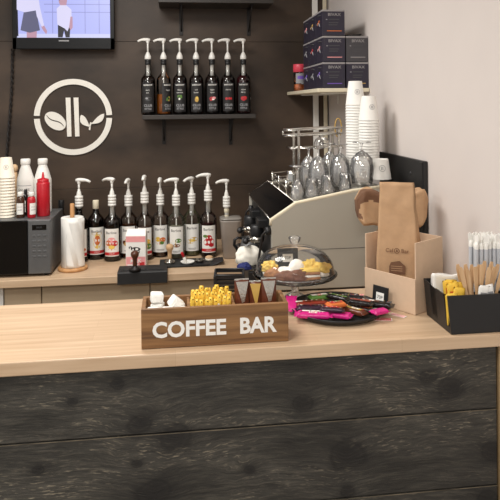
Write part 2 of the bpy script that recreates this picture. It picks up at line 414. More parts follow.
# ------------------------------------------------------------------ the room
XW, YW = 1.0, 3.94
z1 = at_y(290, 42, YW).z; z2 = at_y(150, 187, YW).z
b = MB()
for lo, hi in ((0.0, z2 - 0.0008), (z2 + 0.0008, z1 - 0.0008), (z1 + 0.0008, 2.8)):
    b.box(((XW - 2.6) / 2, YW + 0.04, (lo + hi) / 2), (XW + 2.6, 0.08, hi - lo), M['darkwall'], 0.001)
struct(b.build('wall_back'))
b = MB(); b.box((XW + 0.05, 1.9, 1.4), (0.1, 4.3, 2.8), M['paint']); struct(b.build('wall_right'))
b = MB(); b.box((-0.8, 1.6, -0.05), (4.4, 5.0, 0.1), M['floor']); struct(b.build('floor'))
b = MB(); b.box((-0.8, 0.85, 2.85), (4.4, 6.5, 0.1), M['ceil']); struct(b.build('ceiling'))
for k, (pa, pb, m) in enumerate(((312.8, 318.2, 'white'), (323.4, 327.0, 'cream'))):
    xa = at_y(pa, 60, YW - 0.012).x; xb = at_y(pb, 60, YW - 0.012).x
    b = MB(); b.box(((xa + xb) / 2, YW - 0.007, 1.8), (xb - xa, 0.013, 2.0), M[m], 0.002)
    struct(b.build('trim_%d' % (k + 1)))

# ------------------------------------------------------------------ front counter
YF, ZC, YR = 1.645, 1.0, 2.125
fc = thing('bar_counter', 'bar counter with pale oak top and black weathered plank front', 'counter', (0, 0, 0))
b = MB(); b.box((-0.3, (YF + YR) / 2, ZC - 0.019), (2.59, YR - YF, 0.037), M['oak'], 0.003); b.build('worktop', fc)
pl_x1 = at_y(497, 409, YF + 0.022).x
for hi, lo in ((0.962, 0.7800), (0.7775, 0.563), (0.5605, 0.35), (0.347, 0.13), (0.127, 0.0)):
    b = MB(); b.box(((-1.55 + pl_x1) / 2, 0, 0), (pl_x1 + 1.55, 0.03, hi - lo), M['planks'], 0.003)
    if hi < .9: b.box(((-1.55 + pl_x1) / 2, -0.0148, (hi - lo) / 2 - 0.0012), (pl_x1 + 1.55, 0.0012, 0.0016), M['wornedge'])
    o = b.build('front_plank', fc, (0, YF + 0.037, (hi + lo) / 2))
b = MB(); b.box(((pl_x1 + 0.004 + 0.999) / 2, YF + 0.034, 0.481), (0.999 - pl_x1 - 0.004, 0.036, 0.961), M['post'], 0.002); b.build('end_post', fc)
b = MB(); b.box((-0.3, (YF + YR) / 2 + 0.03, 0.48), (2.5, 0.36, 0.955), M['cabinet']); b.build('carcass', fc)

# ------------------------------------------------------------------ back counter
ZB, YB = 0.80, 3.165
bc = thing('back_counter', 'rear service counter with pale oak top and taupe doors', 'counter')
b = MB(); b.box((-0.8, (YB + YW) / 2 - 0.001, ZB - 0.019), (3.59, YW - YB - 0.004, 0.037), M['oakback'], 0.003); b.build('worktop', bc)
b = MB(); b.box((-0.8, 3.59, 0.42), (3.55, 0.66, 0.68), M['cabinet'])
b.box((-0.8, 3.59, 0.04), (3.55, 0.6, 0.08), M['black']); b.build('carcass', bc)
seams = [-1.6, -1.17, at_y(3, 295, 3.22).x, at_y(41, 295, 3.22).x, at_y(150, 290, 3.22).x, 0.33, 0.7]
for xa, xb in zip(seams, seams[1:]):
    b = MB(); b.box(((xa + xb) / 2, 3.245, 0.425), (xb - xa - 0.006, 0.02, 0.66), M['cabinet'], 0.002)
    d = b.build('door', bc)
    if xb < seams[2] + .01: d.data.materials[0] = M['white']
    b = MB(); b.tube([((xa + xb) / 2 - 0.06, 3.215, 0.6), ((xa + xb) / 2 + 0.06, 3.215, 0.6)], 0.005, M['steel'])
    for dx in (-0.05, 0.05): b.tube([((xa + xb) / 2 + dx, 3.215, 0.6), ((xa + xb) / 2 + dx, 3.237, 0.6)], 0.004, M['steel'])
    b.build('handle', d)
# return counter along the right wall, carrying the espresso machine
rc = thing('side_counter', 'low side counter with pale oak top under the espresso machine', 'counter')
b = MB(); b.box((0.69, 2.645, ZB - 0.019), (0.61, 1.03, 0.037), M['oakback'], 0.003); b.build('worktop', rc)
b = MB(); b.box((0.72, 2.645, 0.38), (0.54, 1.0, 0.76), M['cabinet']); b.build('carcass', rc)


# ------------------------------------------------------------------ wall things
# television
S = 3.845; tvp0 = at_y(12.5, 49, S); tvp1 = at_y(114.5, 49, S)
W_ = tvp1.x - tvp0.x; H_ = W_ * 0.60; k_ = mpp(tvp0)
tv = thing('television', 'flat black television showing two people, mounted high on the brown wall', 'television', ((tvp0.x + tvp1.x) / 2, S, tvp0.z))
b = MB()
bz = 4.2 * k_; bb = 11.5 * k_
for (cx, cz, sx, sz) in ((-W_ / 2 + bz / 2, H_ / 2, bz, H_), (W_ / 2 - bz / 2, H_ / 2, bz, H_), (0, bb / 2, W_, bb), (0, H_ - bz / 2, W_, bz)):
    b.box((cx, 0.012, cz), (sx, 0.024, sz), M['bezel'], 0.003)
b.box((0, 0.04, H_ / 2), (W_ - 0.01, 0.045, H_ - 0.01), M['black'], 0.008)
b.build('frame', tv)
b = MB(); b.box((0, 0.077, H_ / 2), (0.2, 0.035, 0.2), M['iron']); b.build('wall_mount', tv)
b = MB(); b.box((0, -0.0005, 8.4 * k_), (10 * k_, 0.001, 1.3 * k_), M['grey']); b.build('maker_plate', tv)
b = MB()
def sp(px, py): return ((px - 63.5) * k_, (49 - py) * k_)
def scr(poly, m, d):
    b.prism([sp(*p) for p in poly], 0.0004, M[m], Matrix.Translation((0, 0.0105 - d * 0.0006, 0)) @ UP)
scr([(16.4, 38), (110.4, 38), (110.4, -24), (16.4, -24)], 'scr_bg', 0)
scr([(16.4, 38), (110.4, 38), (110.4, 33.5), (16.4, 33.5)], 'scr_floor', 1)
for y in (3.5, 11.5, -8, -16): scr([(44, y + .5), (110, y + .2), (110, y - .5), (44, y - .3)], 'scr_line', 1)
for x in (52, 84, 98): scr([(x, 33), (x + .7, 33), (x + .7, -20), (x, -20)], 'scr_line', 1)
scr([(16.4, 36), (19, 36), (18, -22), (16.4, -22)], 'scr_black', 2)
scr([(27, 38), (36.5, 38), (37, 29), (27, 29)], 'skinscreen', 2)
scr([(21, 30), (30, 32.5), (40, 30), (36, 8), (25, 8)], 'scr_skirt', 3)
scr([(16.4, 9), (25, 12), (36, 10), (37, 16), (42, 27), (44, 25), (40, 6), (38, -8), (32, -14), (22, -14), (16.4, -8)], 'scr_white', 4)
scr([(41, 26), (44, 25), (47, 31), (46, 34), (43, 30)], 'skinscreen', 4)
scr([(24, -14), (31, -14), (32, -22), (23, -22)], 'skinscreen', 4)
scr([(57.5, 37), (62, 37), (63.5, 30), (65, 37), (69, 37), (70, 23), (57.5, 22)], 'scr_black', 3)
scr([(57, 24), (56.5, 8), (60, 4.5), (66, 4.5), (71, 9), (71, 18), (69, 25), (67, 31), (64, 28)], 'scr_white', 4)
scr([(70, 16), (72, 16), (72, 27), (70, 30), (68.5, 27)], 'skinscreen', 5)
scr([(60, 4.5), (58.5, 1), (60, -4), (64, -5.5), (67, -2), (66, 4.5)], 'skinscreen', 5)
scr([(58.5, 0), (60, -5), (64, -6.5), (67.5, -3), (64, -3.2)], 'scr_black', 6)
b.build('screen', tv)

# twisted lead below the television
pts1, pts2 = [], []
for i in range(90):
    t = i / 89; p = at_y(12.5 - 5.5 * t + 1.0 * math.sin(t * 5), 49 + 125 * t, YW - 0.012); a = t * 70
    pts1.append((p.x + 0.0065 * math.cos(a), p.y + 0.0065 * math.sin(a), p.z)); pts2.append((p.x - 0.0065 * math.cos(a), p.y - 0.0065 * math.sin(a), p.z))
b = MB(); b.tube(pts1, 0.0042, M['ink'], 6); b.tube(pts2, 0.0042, M['lead'], 6)
tag(b.build('twisted_cable'), 'dark twisted cable hanging down the wall from the television', 'cable')

# emblem
ec = at_y(73.6, 116.9, YW); k_ = mpp(ec) * 0.965
em = thing('wall_emblem', 'round ivory wall emblem with coffee bean, two bars and sprout', 'wall sign', (ec.x, YW, ec.z))
def ep(px, py): return ((px - 73.7) * k_, (117 - py) * k_)
XE = Matrix.Translation((0, -0.001, 0)) @ UP
def arc_band(a0, a1, ro, ri, n=40):
    o_ = [(ro * math.cos(a0 + (a1 - a0) * i / n), ro * math.sin(a0 + (a1 - a0) * i / n)) for i in range(n + 1)]
    i_ = [(ri * math.cos(a0 + (a1 - a0) * i / n), ri * math.sin(a0 + (a1 - a0) * i / n)) for i in range(n + 1)]
    return o_, i_
for s0 in (0, 1):
    ga = R(2.4); b = MB(); ro, ri = 39.3 * k_, 33.6 * k_
    a0, a1 = s0 * PI + ga, s0 * PI + PI - ga
    o_, i_ = arc_band(a0, a1, ro, ri)
    for j in range(len(o_) - 1):
        b.prism([o_[j], o_[j + 1], i_[j + 1], i_[j]], 0.012, M['emblem'], XE)
    bmesh.ops.remove_doubles(b.bm, verts=b.bm.verts[:], dist=1e-5)
    b.build('ring_half', em)
for (x0, x1) in ((66.2, 71.2), (74.2, 79.2)):
    b = MB(); b.prism([ep(x0, 97.0), ep(x1 - .2, 97.0), ep(x1 + .5, 137.2), ep(x0 + 1.2, 137.2)], 0.012, M['emblem'], XE); b.build('bar', em)
bean = MB()
ca = R(-38); cx, cy = ep(55.6, 121)
for sgn in (1, -1):
    pts = []; n = 26
    slit = []
    for i in range(n + 1):
        t = i / n; u = (-1 + 2 * t); w = math.sqrt(max(0, 1 - u * u))
        pts.append((u * 12.0, sgn * w * 7.9))
        slit.append((u * 12.0 * 0.94, 1.6 * math.sin(u * PI * 0.95) + sgn * 0.65 * w))
    for i in range(n):
        q = [pts[i], pts[i + 1], slit[i + 1], slit[i]]
        q = [(cx + (x * math.cos(ca) - y * math.sin(ca)) * k_, cy + (x * math.sin(ca) + y * math.cos(ca)) * k_) for x, y in q]
        try: bean.prism(q, 0.012, M['emblem'], XE)
        except Exception: pass
bmesh.ops.remove_doubles(bean.bm, verts=bean.bm.verts[:], dist=1e-5)
bean.build('coffee_bean', em)
def leaf(tip, root, wid, side):
    tip, root = Vector(tip), Vector(root); d = root - tip; nrm = Vector((-d.y, d.x)).normalized(); n = 12; A, B_ = [], []
    for i in range(n + 1):
        t = i / n; w = wid * math.sin(PI * t ** 0.8); p = tip + d * t + nrm * side * 1.5 * math.sin(PI * t)
        A.append(p + nrm * w); B_.append(p - nrm * w)
    return [ep(*p) for p in A] + [ep(*p) for p in reversed(B_[1:-1])]
b = MB(); b.prism(leaf((81.5, 115.0), (90.2, 127.5), 3.3, 1), 0.012, M['emblem'], XE); b.build('leaf', em)
b = MB(); b.prism(leaf((105.0, 114.0), (91.5, 124.5), 3.0, -1), 0.012, M['emblem'], XE); b.build('leaf', em)
b = MB(); b.prism([ep(*p) for p in ((89.6, 126), (91, 122.5), (92.3, 123.2), (91.2, 126.5), (90.6, 131), (89.2, 130.6))], 0.012, M['emblem'], XE); b.build('stem', em)

# two shelves
def wall_shelf(name, label, xa, xb, ztop, th, yfront, brk):
    t = thing(name, label, 'shelf', ((xa + xb) / 2, YW, ztop))
    b = MB(); b.box((0, (yfront - YW) / 2 - 0.0005, -th / 2), (xb - xa, YW - yfront - 0.001, th), M['shelfblack'], 0.002); b.build('board', t)
    for x, drop in brk:
        b = MB(); x -= (xa + xb) / 2
        b.box((x, -0.004, -th - drop / 2), (0.022, 0.006, drop), M['iron'], 0.001)
        b.box((x, (yfront - YW) * 0.45, -th - 0.003), (0.022, (YW - yfront) * 0.86, 0.005), M['iron'], 0.001)
        b.tube([(x, -0.01, -th - drop * 0.85), (x, (yfront - YW) * 0.8, -th - 0.008)], 0.004, M['iron'])
        b.build('bracket', t)
    return t
pa = at_y(142.3, 117, 3.74); pb = at_y(256, 115, 3.74)
ZS = at_y(200, 114.6, 3.74).z
wall_shelf('wall_shelf', 'dark wall shelf carrying the row of black-labelled syrup bottles', pa.x, pb.x, ZS, 0.026, 3.74, [(at_y(164, 125, YW).x, 0.16), (at_y(230.5, 125, YW).x, 0.17)])
pc = at_y(158.5, 3, 3.71); pd = at_y(273.5, 3, 3.71)
wall_shelf('wall_shelf', 'empty dark wall shelf up by the top edge above the pump bottles', pc.x, pd.x, at_y(200, 2.6, 3.71).z + 0.045, 0.045, 3.71, [(at_y(181, 20, YW).x, 0.17), (at_y(248.5, 20, YW).x, 0.17)])

# ------------------------------------------------------------------ syrup bottles
def cyl(r, dr):
    def f(u, v, z=0.0): a = u / r; return Vector(((r + dr + z) * math.sin(a), -(r + dr + z) * math.cos(a), v))
    return f
class Label:
    def __init__(s, r): s.r = r; s.b = MB(); s.k = 0
    def rect(s, u0, u1, v0, v1, m, lift=None):
        s.k += 1; d = 0.0002 + 0.00012 * s.k if lift is None else lift
        f = cyl(s.r, d); n = max(1, int(abs(u1 - u0) / 0.006))
        s.b.grid(lambda i, j: f(u0 + (u1 - u0) * i, v0 + (v1 - v0) * j), n, 1, m, smooth=True)
    def disc(s, u, v, ru, rv, m, n=12):
        s.k += 1; f = cyl(s.r, 0.0002 + 0.00012 * s.k)
        t = bmesh.new(); c_ = t.verts.new(f(u, v)); vs = [t.verts.new(f(u + ru * math.cos(2 * PI * i / n), v + rv * math.sin(2 * PI * i / n))) for i in range(n)]
        for i in range(n): t.faces.new((c_, vs[i], vs[(i + 1) % n]))
        s.b.merge(t, m, True)
    def text(s, body, u, v, size, m, sx=1.0, bold=0.0):
        s.k += 1; f = cyl(s.r, 0.0004 + 0.00012 * s.k)
        s.b.text(body, size, m, ext=0.0001, bold=bold, sx=sx, fn=lambda c: f(u + c.x, v + c.y, c.z))
BOTTLE_PROF = [(0, 0.002), (0.030, 0), (0.040, 0.003), (0.0435, 0.012), (0.0435, 0.205), (0.041, 0.222), (0.030, 0.238), (0.018, 0.252), (0.0145, 0.268), (0.0140, 0.310)]
def pump_part(parent, z, rot, collar, colmat, style):
    """hand pump: dip tube, collar, dome, plunger rod and curved spout"""
    b = MB()
    b.tube([(0, 0, z - 0.24), (0, 0, z)], 0.003, M['white'], 8)
    b.lathe([(0, z - 0.088), (0.0112, z - 0.086), (0.0115, z)], M['white'], n=16)
    if style == 'tall':
        b.lathe([(0, z + 0.016), (0.018, z + 0.016), (0.020, z + 0.020), (0.019, z + 0.035), (0.011, z + 0.054), (0.006, z + 0.062), (0, z + 0.063)], M['white'], n=20)
        top = z + 0.130
    else:
        b.lathe([(0, z + 0.030), (0.0125, z + 0.036), (0.0125, z + 0.042), (0.0105, z + 0.056), (0.0068, z + 0.066), (0.0055, z + 0.074), (0, z + 0.075)], M['white'], n=20)
        top = z + 0.118
    b.tube([(0, 0, z + 0.055), (0, 0, top)], 0.0052, M['white'], 10)
    p = b.build('pump', parent)
    b = MB()
    if style == 'short':
        pf = [(0.015, z - 0.024)]
        for q in range(4): pf += [(0.0205, z - 0.022 + q * .0155), (0.0205, z - 0.011 + q * .0155), (0.0185, z - 0.0095 + q * .0155), (0.0185, z - 0.008 + q * .0155)]
        b.lathe(pf[:-2] + [(0.0195, z + 0.037), (0.012, z + 0.0385)], colmat, n=24)
    else: b.lathe([(0.015, z - 0.018), (0.0175, z - 0.016), (0.0175, z - 0.004), (0.0165, z - 0.002), (0.0175, z), (0.0175, z + 0.009), (0.0165, z + 0.011), (0.0175, z + 0.013), (0.0175, z + 0.017), (0.014, z + 0.019)], colmat, n=24)
    b.build('collar', p)
    b = MB()
    L = 0.060
    path = [(0.014, 0, 0.004), (0.0, 0, 0.006), (-0.02, 0, 0.007), (-0.034, 0, 0.006), (-0.048, 0, 0.002), (-L, 0, -0.005)]
    b.tube(path, [0.0095, 0.0115, 0.0105, 0.0085, 0.0075, 0.0065], M['white'], 10)
    b.lathe([(0.0068, -0.016), (0.0095, -0.004), (0.0095, 0.006), (0.006, 0.012), (0, 0.013)], M['white'], n=16)
    b.build('spout', p, (0, 0, top), (0, 0, rot))
    return p
def syrup(name, label, x, y, z, liquid, fill, lab, rot=0.0, collar='black', group=None, style='tall', pump=True, yaw=0.0, sc=1.0, gl='bottleglass'):
    t = thing(name, label, 'bottle', (x, y, z), (0, 0, yaw), group); t.scale = (sc, sc, 1)
    b = MB(); b.lathe(BOTTLE_PROF + [(0.0155, 0.311), (0.0155, 0.318), (0.012, 0.318)], M[gl], n=32); b.build('glass_body', t)
    b = MB()
    inner = [(0, 0.004), (0.038, 0.004), (0.0420, 0.012)]
    if fill <= 0.2: inner += [(0.0420, fill)]
    else: inner += [(0.0420, 0.204), (0.0395, 0.2215), (0.0285, 0.2375)] + ([(0.0165, 0.2515), (0.013, 0.268), (0.013, 0.29)] if fill > 0.25 else [])
    b.lathe(inner + [(0, inner[-1][1])], M[liquid], n=32); b.build('syrup', t)
    L = Label(0.0436); lab(L); o = L.b.build('paper_label', t)
    if pump: pump_part(t, 0.322, rot - yaw, collar, M[collar], style)
    else:
        b = MB(); b.lathe([(0.0150, 0.278), (0.0158, 0.279), (0.0158, 0.322), (0.0145, 0.325), (0, 0.325)], M['cream'], n=20)
        b.build('screw_cap', t)
    return t

def black_label(spots, title):
    def f(L):
        w = 0.039
        L.rect(-w, w, 0.018, 0.192, M['ink'])
        L.text('BARINOFF', 0, 0.180, 0.0125, M['white'], 0.95, 0.0002)
        for i, tx in enumerate(title): L.text(tx, -0.002, 0.150 - 0.016 * i, 0.0125, M['white'])
        for (u, v, ru, rv, m) in spots: L.disc(u, v, ru, rv, M[m])
        L.text('CLUB', 0.0, 0.056, 0.020, M['grey'], 1, 0.0006); L.text('STYLE', 0.0, 0.036, 0.016, M['grey'], 1, 0.0005)
    return f
def cluster(cols, v0, spread, seed, n=7, s=0.008):
    rr = random.Random(seed)
    return [(rr.uniform(-spread, spread), v0 + rr.uniform(-0.012, 0.012), s * rr.uniform(.6, 1.1), s * rr.uniform(.5, 1), rr.choice(cols)) for _ in range(n)]
ZSH = ZS + 0.0006
shelf_set = [
    (148.4, 'cola', 0.21, black_label([(0, .098, .022, .012, 'greydark'), (-.008, .1, .008, .006, 'grey'), (.01, .097, .007, .005, 'ink')], ['dark', 'ice']), 'dark pump bottle at the left end of the black shelf, grey picture on label', 0.0),
    (164.0, 'amber', 0.125, black_label(cluster(['green', 'gold'], .098, .014, 3, 6, .007), ['hazel']), 'half-empty amber syrup bottle on the black shelf, label turned right', R(38)),
    (180.2, 'cola', 0.21, black_label(cluster(['green', 'icing', 'green'], .105, .018, 5, 6, .008), ['black', 'currant']), 'dark pump bottle with green and white picture just right of the amber syrup', 0.0),
    (196.6, 'cola', 0.21, black_label([(0, .092, .012, .017, 'gold'), (.003, .1, .007, .009, 'cheese')], ['nut', 'butter']), 'middle pump bottle on the black shelf with a single golden nut on label', 0.0),
    (212.4, 'cola', 0.21, black_label([(-.004, .096, .016, .011, 'redprint'), (.008, .1, .012, .008, 'pinkpale'), (0, .09, .012, .004, 'icing'), (-.01, .088, .007, .006, 'redprint')], ['apple', 'spice']), 'pump bottle on the black shelf with red and cream fruit on label', 0.0),
    (228.2, 'cola', 0.21, black_label([(-.013, .095, .008, .008, 'redprint'), (.004, .096, .007, .008, 'redprint'), (.016, .095, .006, .008, 'redprint')], ['cherry']), 'pump bottle on the black shelf with three separate red cherries on label', 0.0),
    (243.8, 'cherry', 0.21, black_label([(-.006, .096, .012, .012, 'redprint'), (.008, .098, .012, .012, 'redprint'), (0, .09, .01, .01, 'red')], ['straw', 'berry']), 'pump bottle at the right end of the black shelf with one red berry cluster', R(-6)),
]
for i, (px, liq, fill, lab, txt, yaw) in enumerate(shelf_set):
    p = at_y(px, 112.5, 3.83)
    t = syrup('syrup_bottle', txt, p.x, 3.83, ZSH, liq, fill, lab, R(6 + (i * 37) % 9 - 4), 'black', 'pump bottles on the black shelf', 'tall', True, yaw)
    if i == 6:                                                     # the back label shows round its right side
        L = Label(0.0436); L.rect(0.046, 0.085, 0.022, 0.135, M['ink']); L.disc(0.058, 0.095, 0.004, 0.008, M['white']); L.rect(0.05, 0.062, 0.04, 0.043, M['grey'])
        L.b.build('back_label', t)

def white_label(spots, band=None, script='Barline'):
    def f(L):
        w = 0.038
        L.rect(-w, w, 0.030, 0.180, M['paper'])
        L.text(script, -0.002, 0.158, 0.020, M['ink'], 0.95)
        for (u, v, ru, rv, m) in spots: L.disc(u * 1.25, .09 + (v - .09) * 1.25, ru * 1.35, rv * 1.35, M[m])
        if band: L.rect(-w, w, 0.036, 0.052, M[band]); L.text('SYRUP', 0, 0.044, 0.009, M['white'])
        else: L.rect(-0.02, 0.02, 0.044, 0.047, M['grey']); L.rect(-0.016, 0.016, 0.038, 0.040, M['grey'])
    return f
ZK = ZB + 0.0006
YL = 3.50
low = [
    (79.6, 'cola', .3, white_label(cluster(['redprint', 'pinkpale', 'orange'], .085, .018, 8), 'redprint'), 'dark syrup bottle with white pump standing behind the paper towel roll', R(165), True, 10, 'cola'),
    (96.3, 'cola', .3, white_label([(.002, .10, .016, .030, 'cheese'), (.002, .105, .011, .02, 'orange'), (0.0, .135, .02, .006, 'gold')], 'redprint'), 'dark syrup bottle without a pump, closed by a cream screw cap', 0, False, 12, 'cola'),
    (112.6, 'cola', .205, white_label([(0, .09, .024, .020, 'redprint'), (-.012, .1, .012, .012, 'orange'), (.012, .098, .012, .012, 'redprint'), (0, .112, .014, .012, 'pinkpale'), (.0, .082, .012, .008, 'cheese')], 'redprint'), 'dark syrup bottle with white pump and red dessert on label, left of the milk carton', R(-35), True, 0, None),
    (129.0, 'tea', .19, white_label(cluster(['brown', 'gold'], .09, .018, 4)), 'brown syrup bottle with white pump directly behind the milk carton', R(80), True, 0, None),
    (145.2, 'tea', .18, white_label([(.012, .09, .014, .02, 'cheese'), (.014, .1, .01, .01, 'yellow'), (0.016, .08, .012, .012, 'green')], 'redprint'), 'syrup bottle with the highest set pump, peeking out right of the milk carton', R(85), True, 0, None),
    (160.8, 'tea', .17, white_label([(-.002, .09, .018, .013, 'orange'), (-.01, .1, .010, .010, 'yellow'), (.010, .098, .011, .010, 'orange'), (.006, .084, .008, .007, 'green')]), 'brown syrup bottle with orange fruit on its white label', R(86), True, 0, None),
    (176.6, 'palesyrup', .18, white_label([(-.004, .088, .020, .012, 'gold'), (-.010, .102, .012, .010, 'icing'), (.008, .1, .012, .009, 'green'), (0, .078, .014, .007, 'cocoa')]), 'pale syrup bottle with cream blossom label and a pump spout pointing left', R(8), True, 0, None),
    (192.2, 'greensyrup', .17, white_label([(-.008, .085, .016, .009, 'gold'), (.008, .095, .016, .009, 'gold'), (0, .09, .012, .006, 'cheese')]), 'greenish syrup bottle with yellow nut pods on its white label', R(48), True, 0, None),
    (208.6, 'cherry', .19, white_label([(-.008, .088, .013, .014, 'redprint'), (.008, .09, .014, .015, 'redprint'), (0, .108, .012, .012, 'red'), (-.014, .115, .010, .006, 'green'), (.01, .076, .01, .008, 'red')], 'redprint'), 'syrup bottle with large red cherries on its label beside the cloudy jug', R(6), True, 0, None),
]
hoff = [0, 0, 0, -.012, 0.010, -.012, -.010, -.012, 0.012]
for i, (px, liq, fill, lab, txt, rot, pump, yaw, gl) in enumerate(low):
    yy = YL + (0.055 if i % 2 else 0)
    p = at_y(px, 258, yy)
    t = syrup('syrup_bottle', txt, p.x, yy, ZK, liq, fill, lab, rot, 'white', 'syrup bottles on the rear counter', 'short', pump, R(yaw), 1.10)
    for ch in t.children:
        if ch.name.startswith('pump') : ch.location.z = hoff[i]

# cloudy jug with a pump
p = at_y(231, 261, 3.46); jg = thing('pump_jug', 'cloudy grey plastic jug with white pump at the right end of the syrups', 'jug', (p.x, 3.46, ZK))
b = MB()
def rsq(a, z, n=32, e=4.0):
    out = []
    for k in range(n):
        th = 2 * PI * k / n; c_, s_ = math.cos(th), math.sin(th)
        out.append(Vector((a * math.copysign(abs(c_) ** (2 / e), c_), a * math.copysign(abs(s_) ** (2 / e), s_), z)))
    return out
def loft(b, rings, m, smooth=True, cap=True):
    t = bmesh.new(); vr = [[t.verts.new(p) for p in r_] for r_ in rings]; n = len(vr[0])
    for a, c in zip(vr, vr[1:]):
        for k in range(n): t.faces.new((a[k], a[(k + 1) % n], c[(k + 1) % n], c[k]))
    if cap: t.faces.new(vr[0]); t.faces.new(vr[-1])
    b.merge(t, m, smooth)
loft(b, [rsq(0.040, 0), rsq(0.046, 0.004), rsq(0.060, 0.203), rsq(0.062, 0.207), rsq(0.060, 0.211), rsq(0.03, 0.214)], M['milky'])
b.build('jug_body', jg)
b = MB(); loft(b, [rsq(0.061, 0.2145), rsq(0.061, 0.221), rsq(0.05, 0.226), rsq(0.02, 0.229, e=2)], M['milkylid']); b.build('lid', jg)
pp = pump_part(jg, 0.302, R(8), 'white', M['white'], 'short')
b = MB(); b.lathe([(0.010, 0.222), (0.012, 0.234), (0.008, 0.246), (0.0145, 0.252), (0.0145, 0.270), (0.008, 0.276), (0.011, 0.300)], M['cream'], n=20); b.build('riser', pp)
pp.location.x = -0.022

# ------------------------------------------------------------------ rear counter things
# microwave
fl = at_y(51.3, 273, 3.22); MZ0 = ZB + 0.012; MW_, MH, MD = 0.50, 0.272, 0.33
mw = thing('microwave', 'silver microwave oven with black door at the left of the rear counter', 'microwave', (fl.x - MW_ / 2, 3.22, ZK))
b = MB(); b.box((0, MD / 2 + 0.012, 0.012 + MH / 2), (MW_, MD, MH), M['silver'], 0.004)
for sx in (-1, 1):
    for yy in (0.04, MD - 0.03): b.lathe([(0, 0), (0.014, 0), (0.014, 0.013), (0, 0.013)], M['black'], (sx * (MW_ / 2 - 0.03), yy, 0), 14)
b.build('body', mw)
b = MB(); pw = 0.112
b.box((-pw / 2, 0.006, 0.012 + MH / 2), (MW_ - pw - 0.004, 0.022, MH - 0.004), M['blackgloss'], 0.004)
b.build('door', mw)
b = MB(); b.box((MW_ / 2 - pw / 2, 0.006, 0.012 + MH / 2), (pw - 0.004, 0.018, MH - 0.004), M['silver'], 0.003); cp = b.build('control_panel', mw)
b = MB(); b.box((MW_ / 2 - pw / 2, -0.0035, 0.012 + MH - 0.038), (0.070, 0.002, 0.026), M['blackgloss'], 0.001); b.text('00:00', 0.013, M['greydark'], Matrix.Translation((MW_ / 2 - pw / 2, -0.005, 0.012 + MH - 0.038)) @ UP); b.build('display', cp)
for r_ in range(5):
    for c_ in range(3):
        b = MB(); b.box((MW_ / 2 - pw / 2 + (c_ - 1) * 0.026, -0.0035, 0.012 + MH - 0.08 - r_ * 0.026), (0.017, 0.002, 0.010), M['silver'], 0.001); b.build('button', cp)
MT = ZK + 0.012 + MH + 0.0006

# paper cups: cream, upside down, nested into stacks
def cup_mesh(name, r0_, r1_, h, m):
    """inverted paper cup: mouth with rolled rim at z=0, smaller base on top"""
    b = MB(); e = 0.0022
    b.lathe([(r0_ - 0.0009, 0.0005), (r0_, 0.0), (r0_ + e * 0.6, e * 0.8), (r0_ + e * 0.6, e * 1.8), (r0_ - e * 0.3, e * 2.6), (r1_, h - 0.001), (r1_ - 0.001, h), (r1_ - 0.003, h), (r1_ - 0.0045, h - 0.006), (0, h - 0.006)], M[m], n=36)
    b.lathe([(r0_ - 0.0009, 0.0005), (r1_ + 0.0002, h - 0.008), (0, h - 0.008)], M[m], n=36)
    return b
def stamp(parent, r0_, r1_, h, z, ang, s=0.012):
    b = MB(); rr = r0_ + (r1_ - r0_) * z / h + 0.0006
    f = cyl(rr, 0)
    for a0 in range(24):
        A0, A1 = 2 * PI * a0 / 24, 2 * PI * (a0 + 1) / 24; tl = (r0_ - r1_) / h
        q = []
        for rad, a in ((s, A0), (s, A1), (s * .86, A1), (s * .86, A0)):
            u, v = rad * math.cos(a), rad * math.sin(a); P = cyl(rr - tl * v, 0.0002)(u + ang * rr, z + v); q.append(P)
        b.face(q, M['grey'])
    for du in (-.35, .05):
        q = [cyl(rr - (r0_ - r1_) / h * v, 0.0002)(u + ang * rr, z + v) for u, v in ((du * s, -.5 * s), (du * s + .2 * s, -.5 * s), (du * s + .2 * s, .5 * s), (du * s, .5 * s))]
        b.face(q, M['grey'])
    return b.build('printed_emblem', parent)
def cup_stack(x, y, z, n, step, dims, where, group, m, stampang=0.2):
    r0_, r1_, h = dims; first = None
    for i in range(n):
        k = n - 1 - i
        lab = ('topmost %s paper cup of %s' % (m, where)) if k == 0 else ('%s paper cup, %s from the top of %s' % (m, ORD[k], where))
        mm = {'cream': 'ivory', 'white': 'paper'}[m]
        jx, jy = rnd.uniform(-.0002, .0002), rnd.uniform(-.0002, .0002)
        if first is None:
            first = tag(cup_mesh('paper_cup', r0_, r1_, h, mm).build('paper_cup', None, (x + jx, y + jy, z)), lab, 'cup', group); o = first
        else: o = dup(first, (x + jx, y + jy, z + i * step), None, lab)
    stamp(o, r0_, r1_, h, h * 0.55, stampang)
    return o
p = at_z(3.4, 219, MT)
cup_stack(p.x, 3.33, MT, 14, 0.0155, (0.043, 0.029, 0.105), 'the stack on the microwave', 'cream cups on the microwave', 'cream', 0.25)

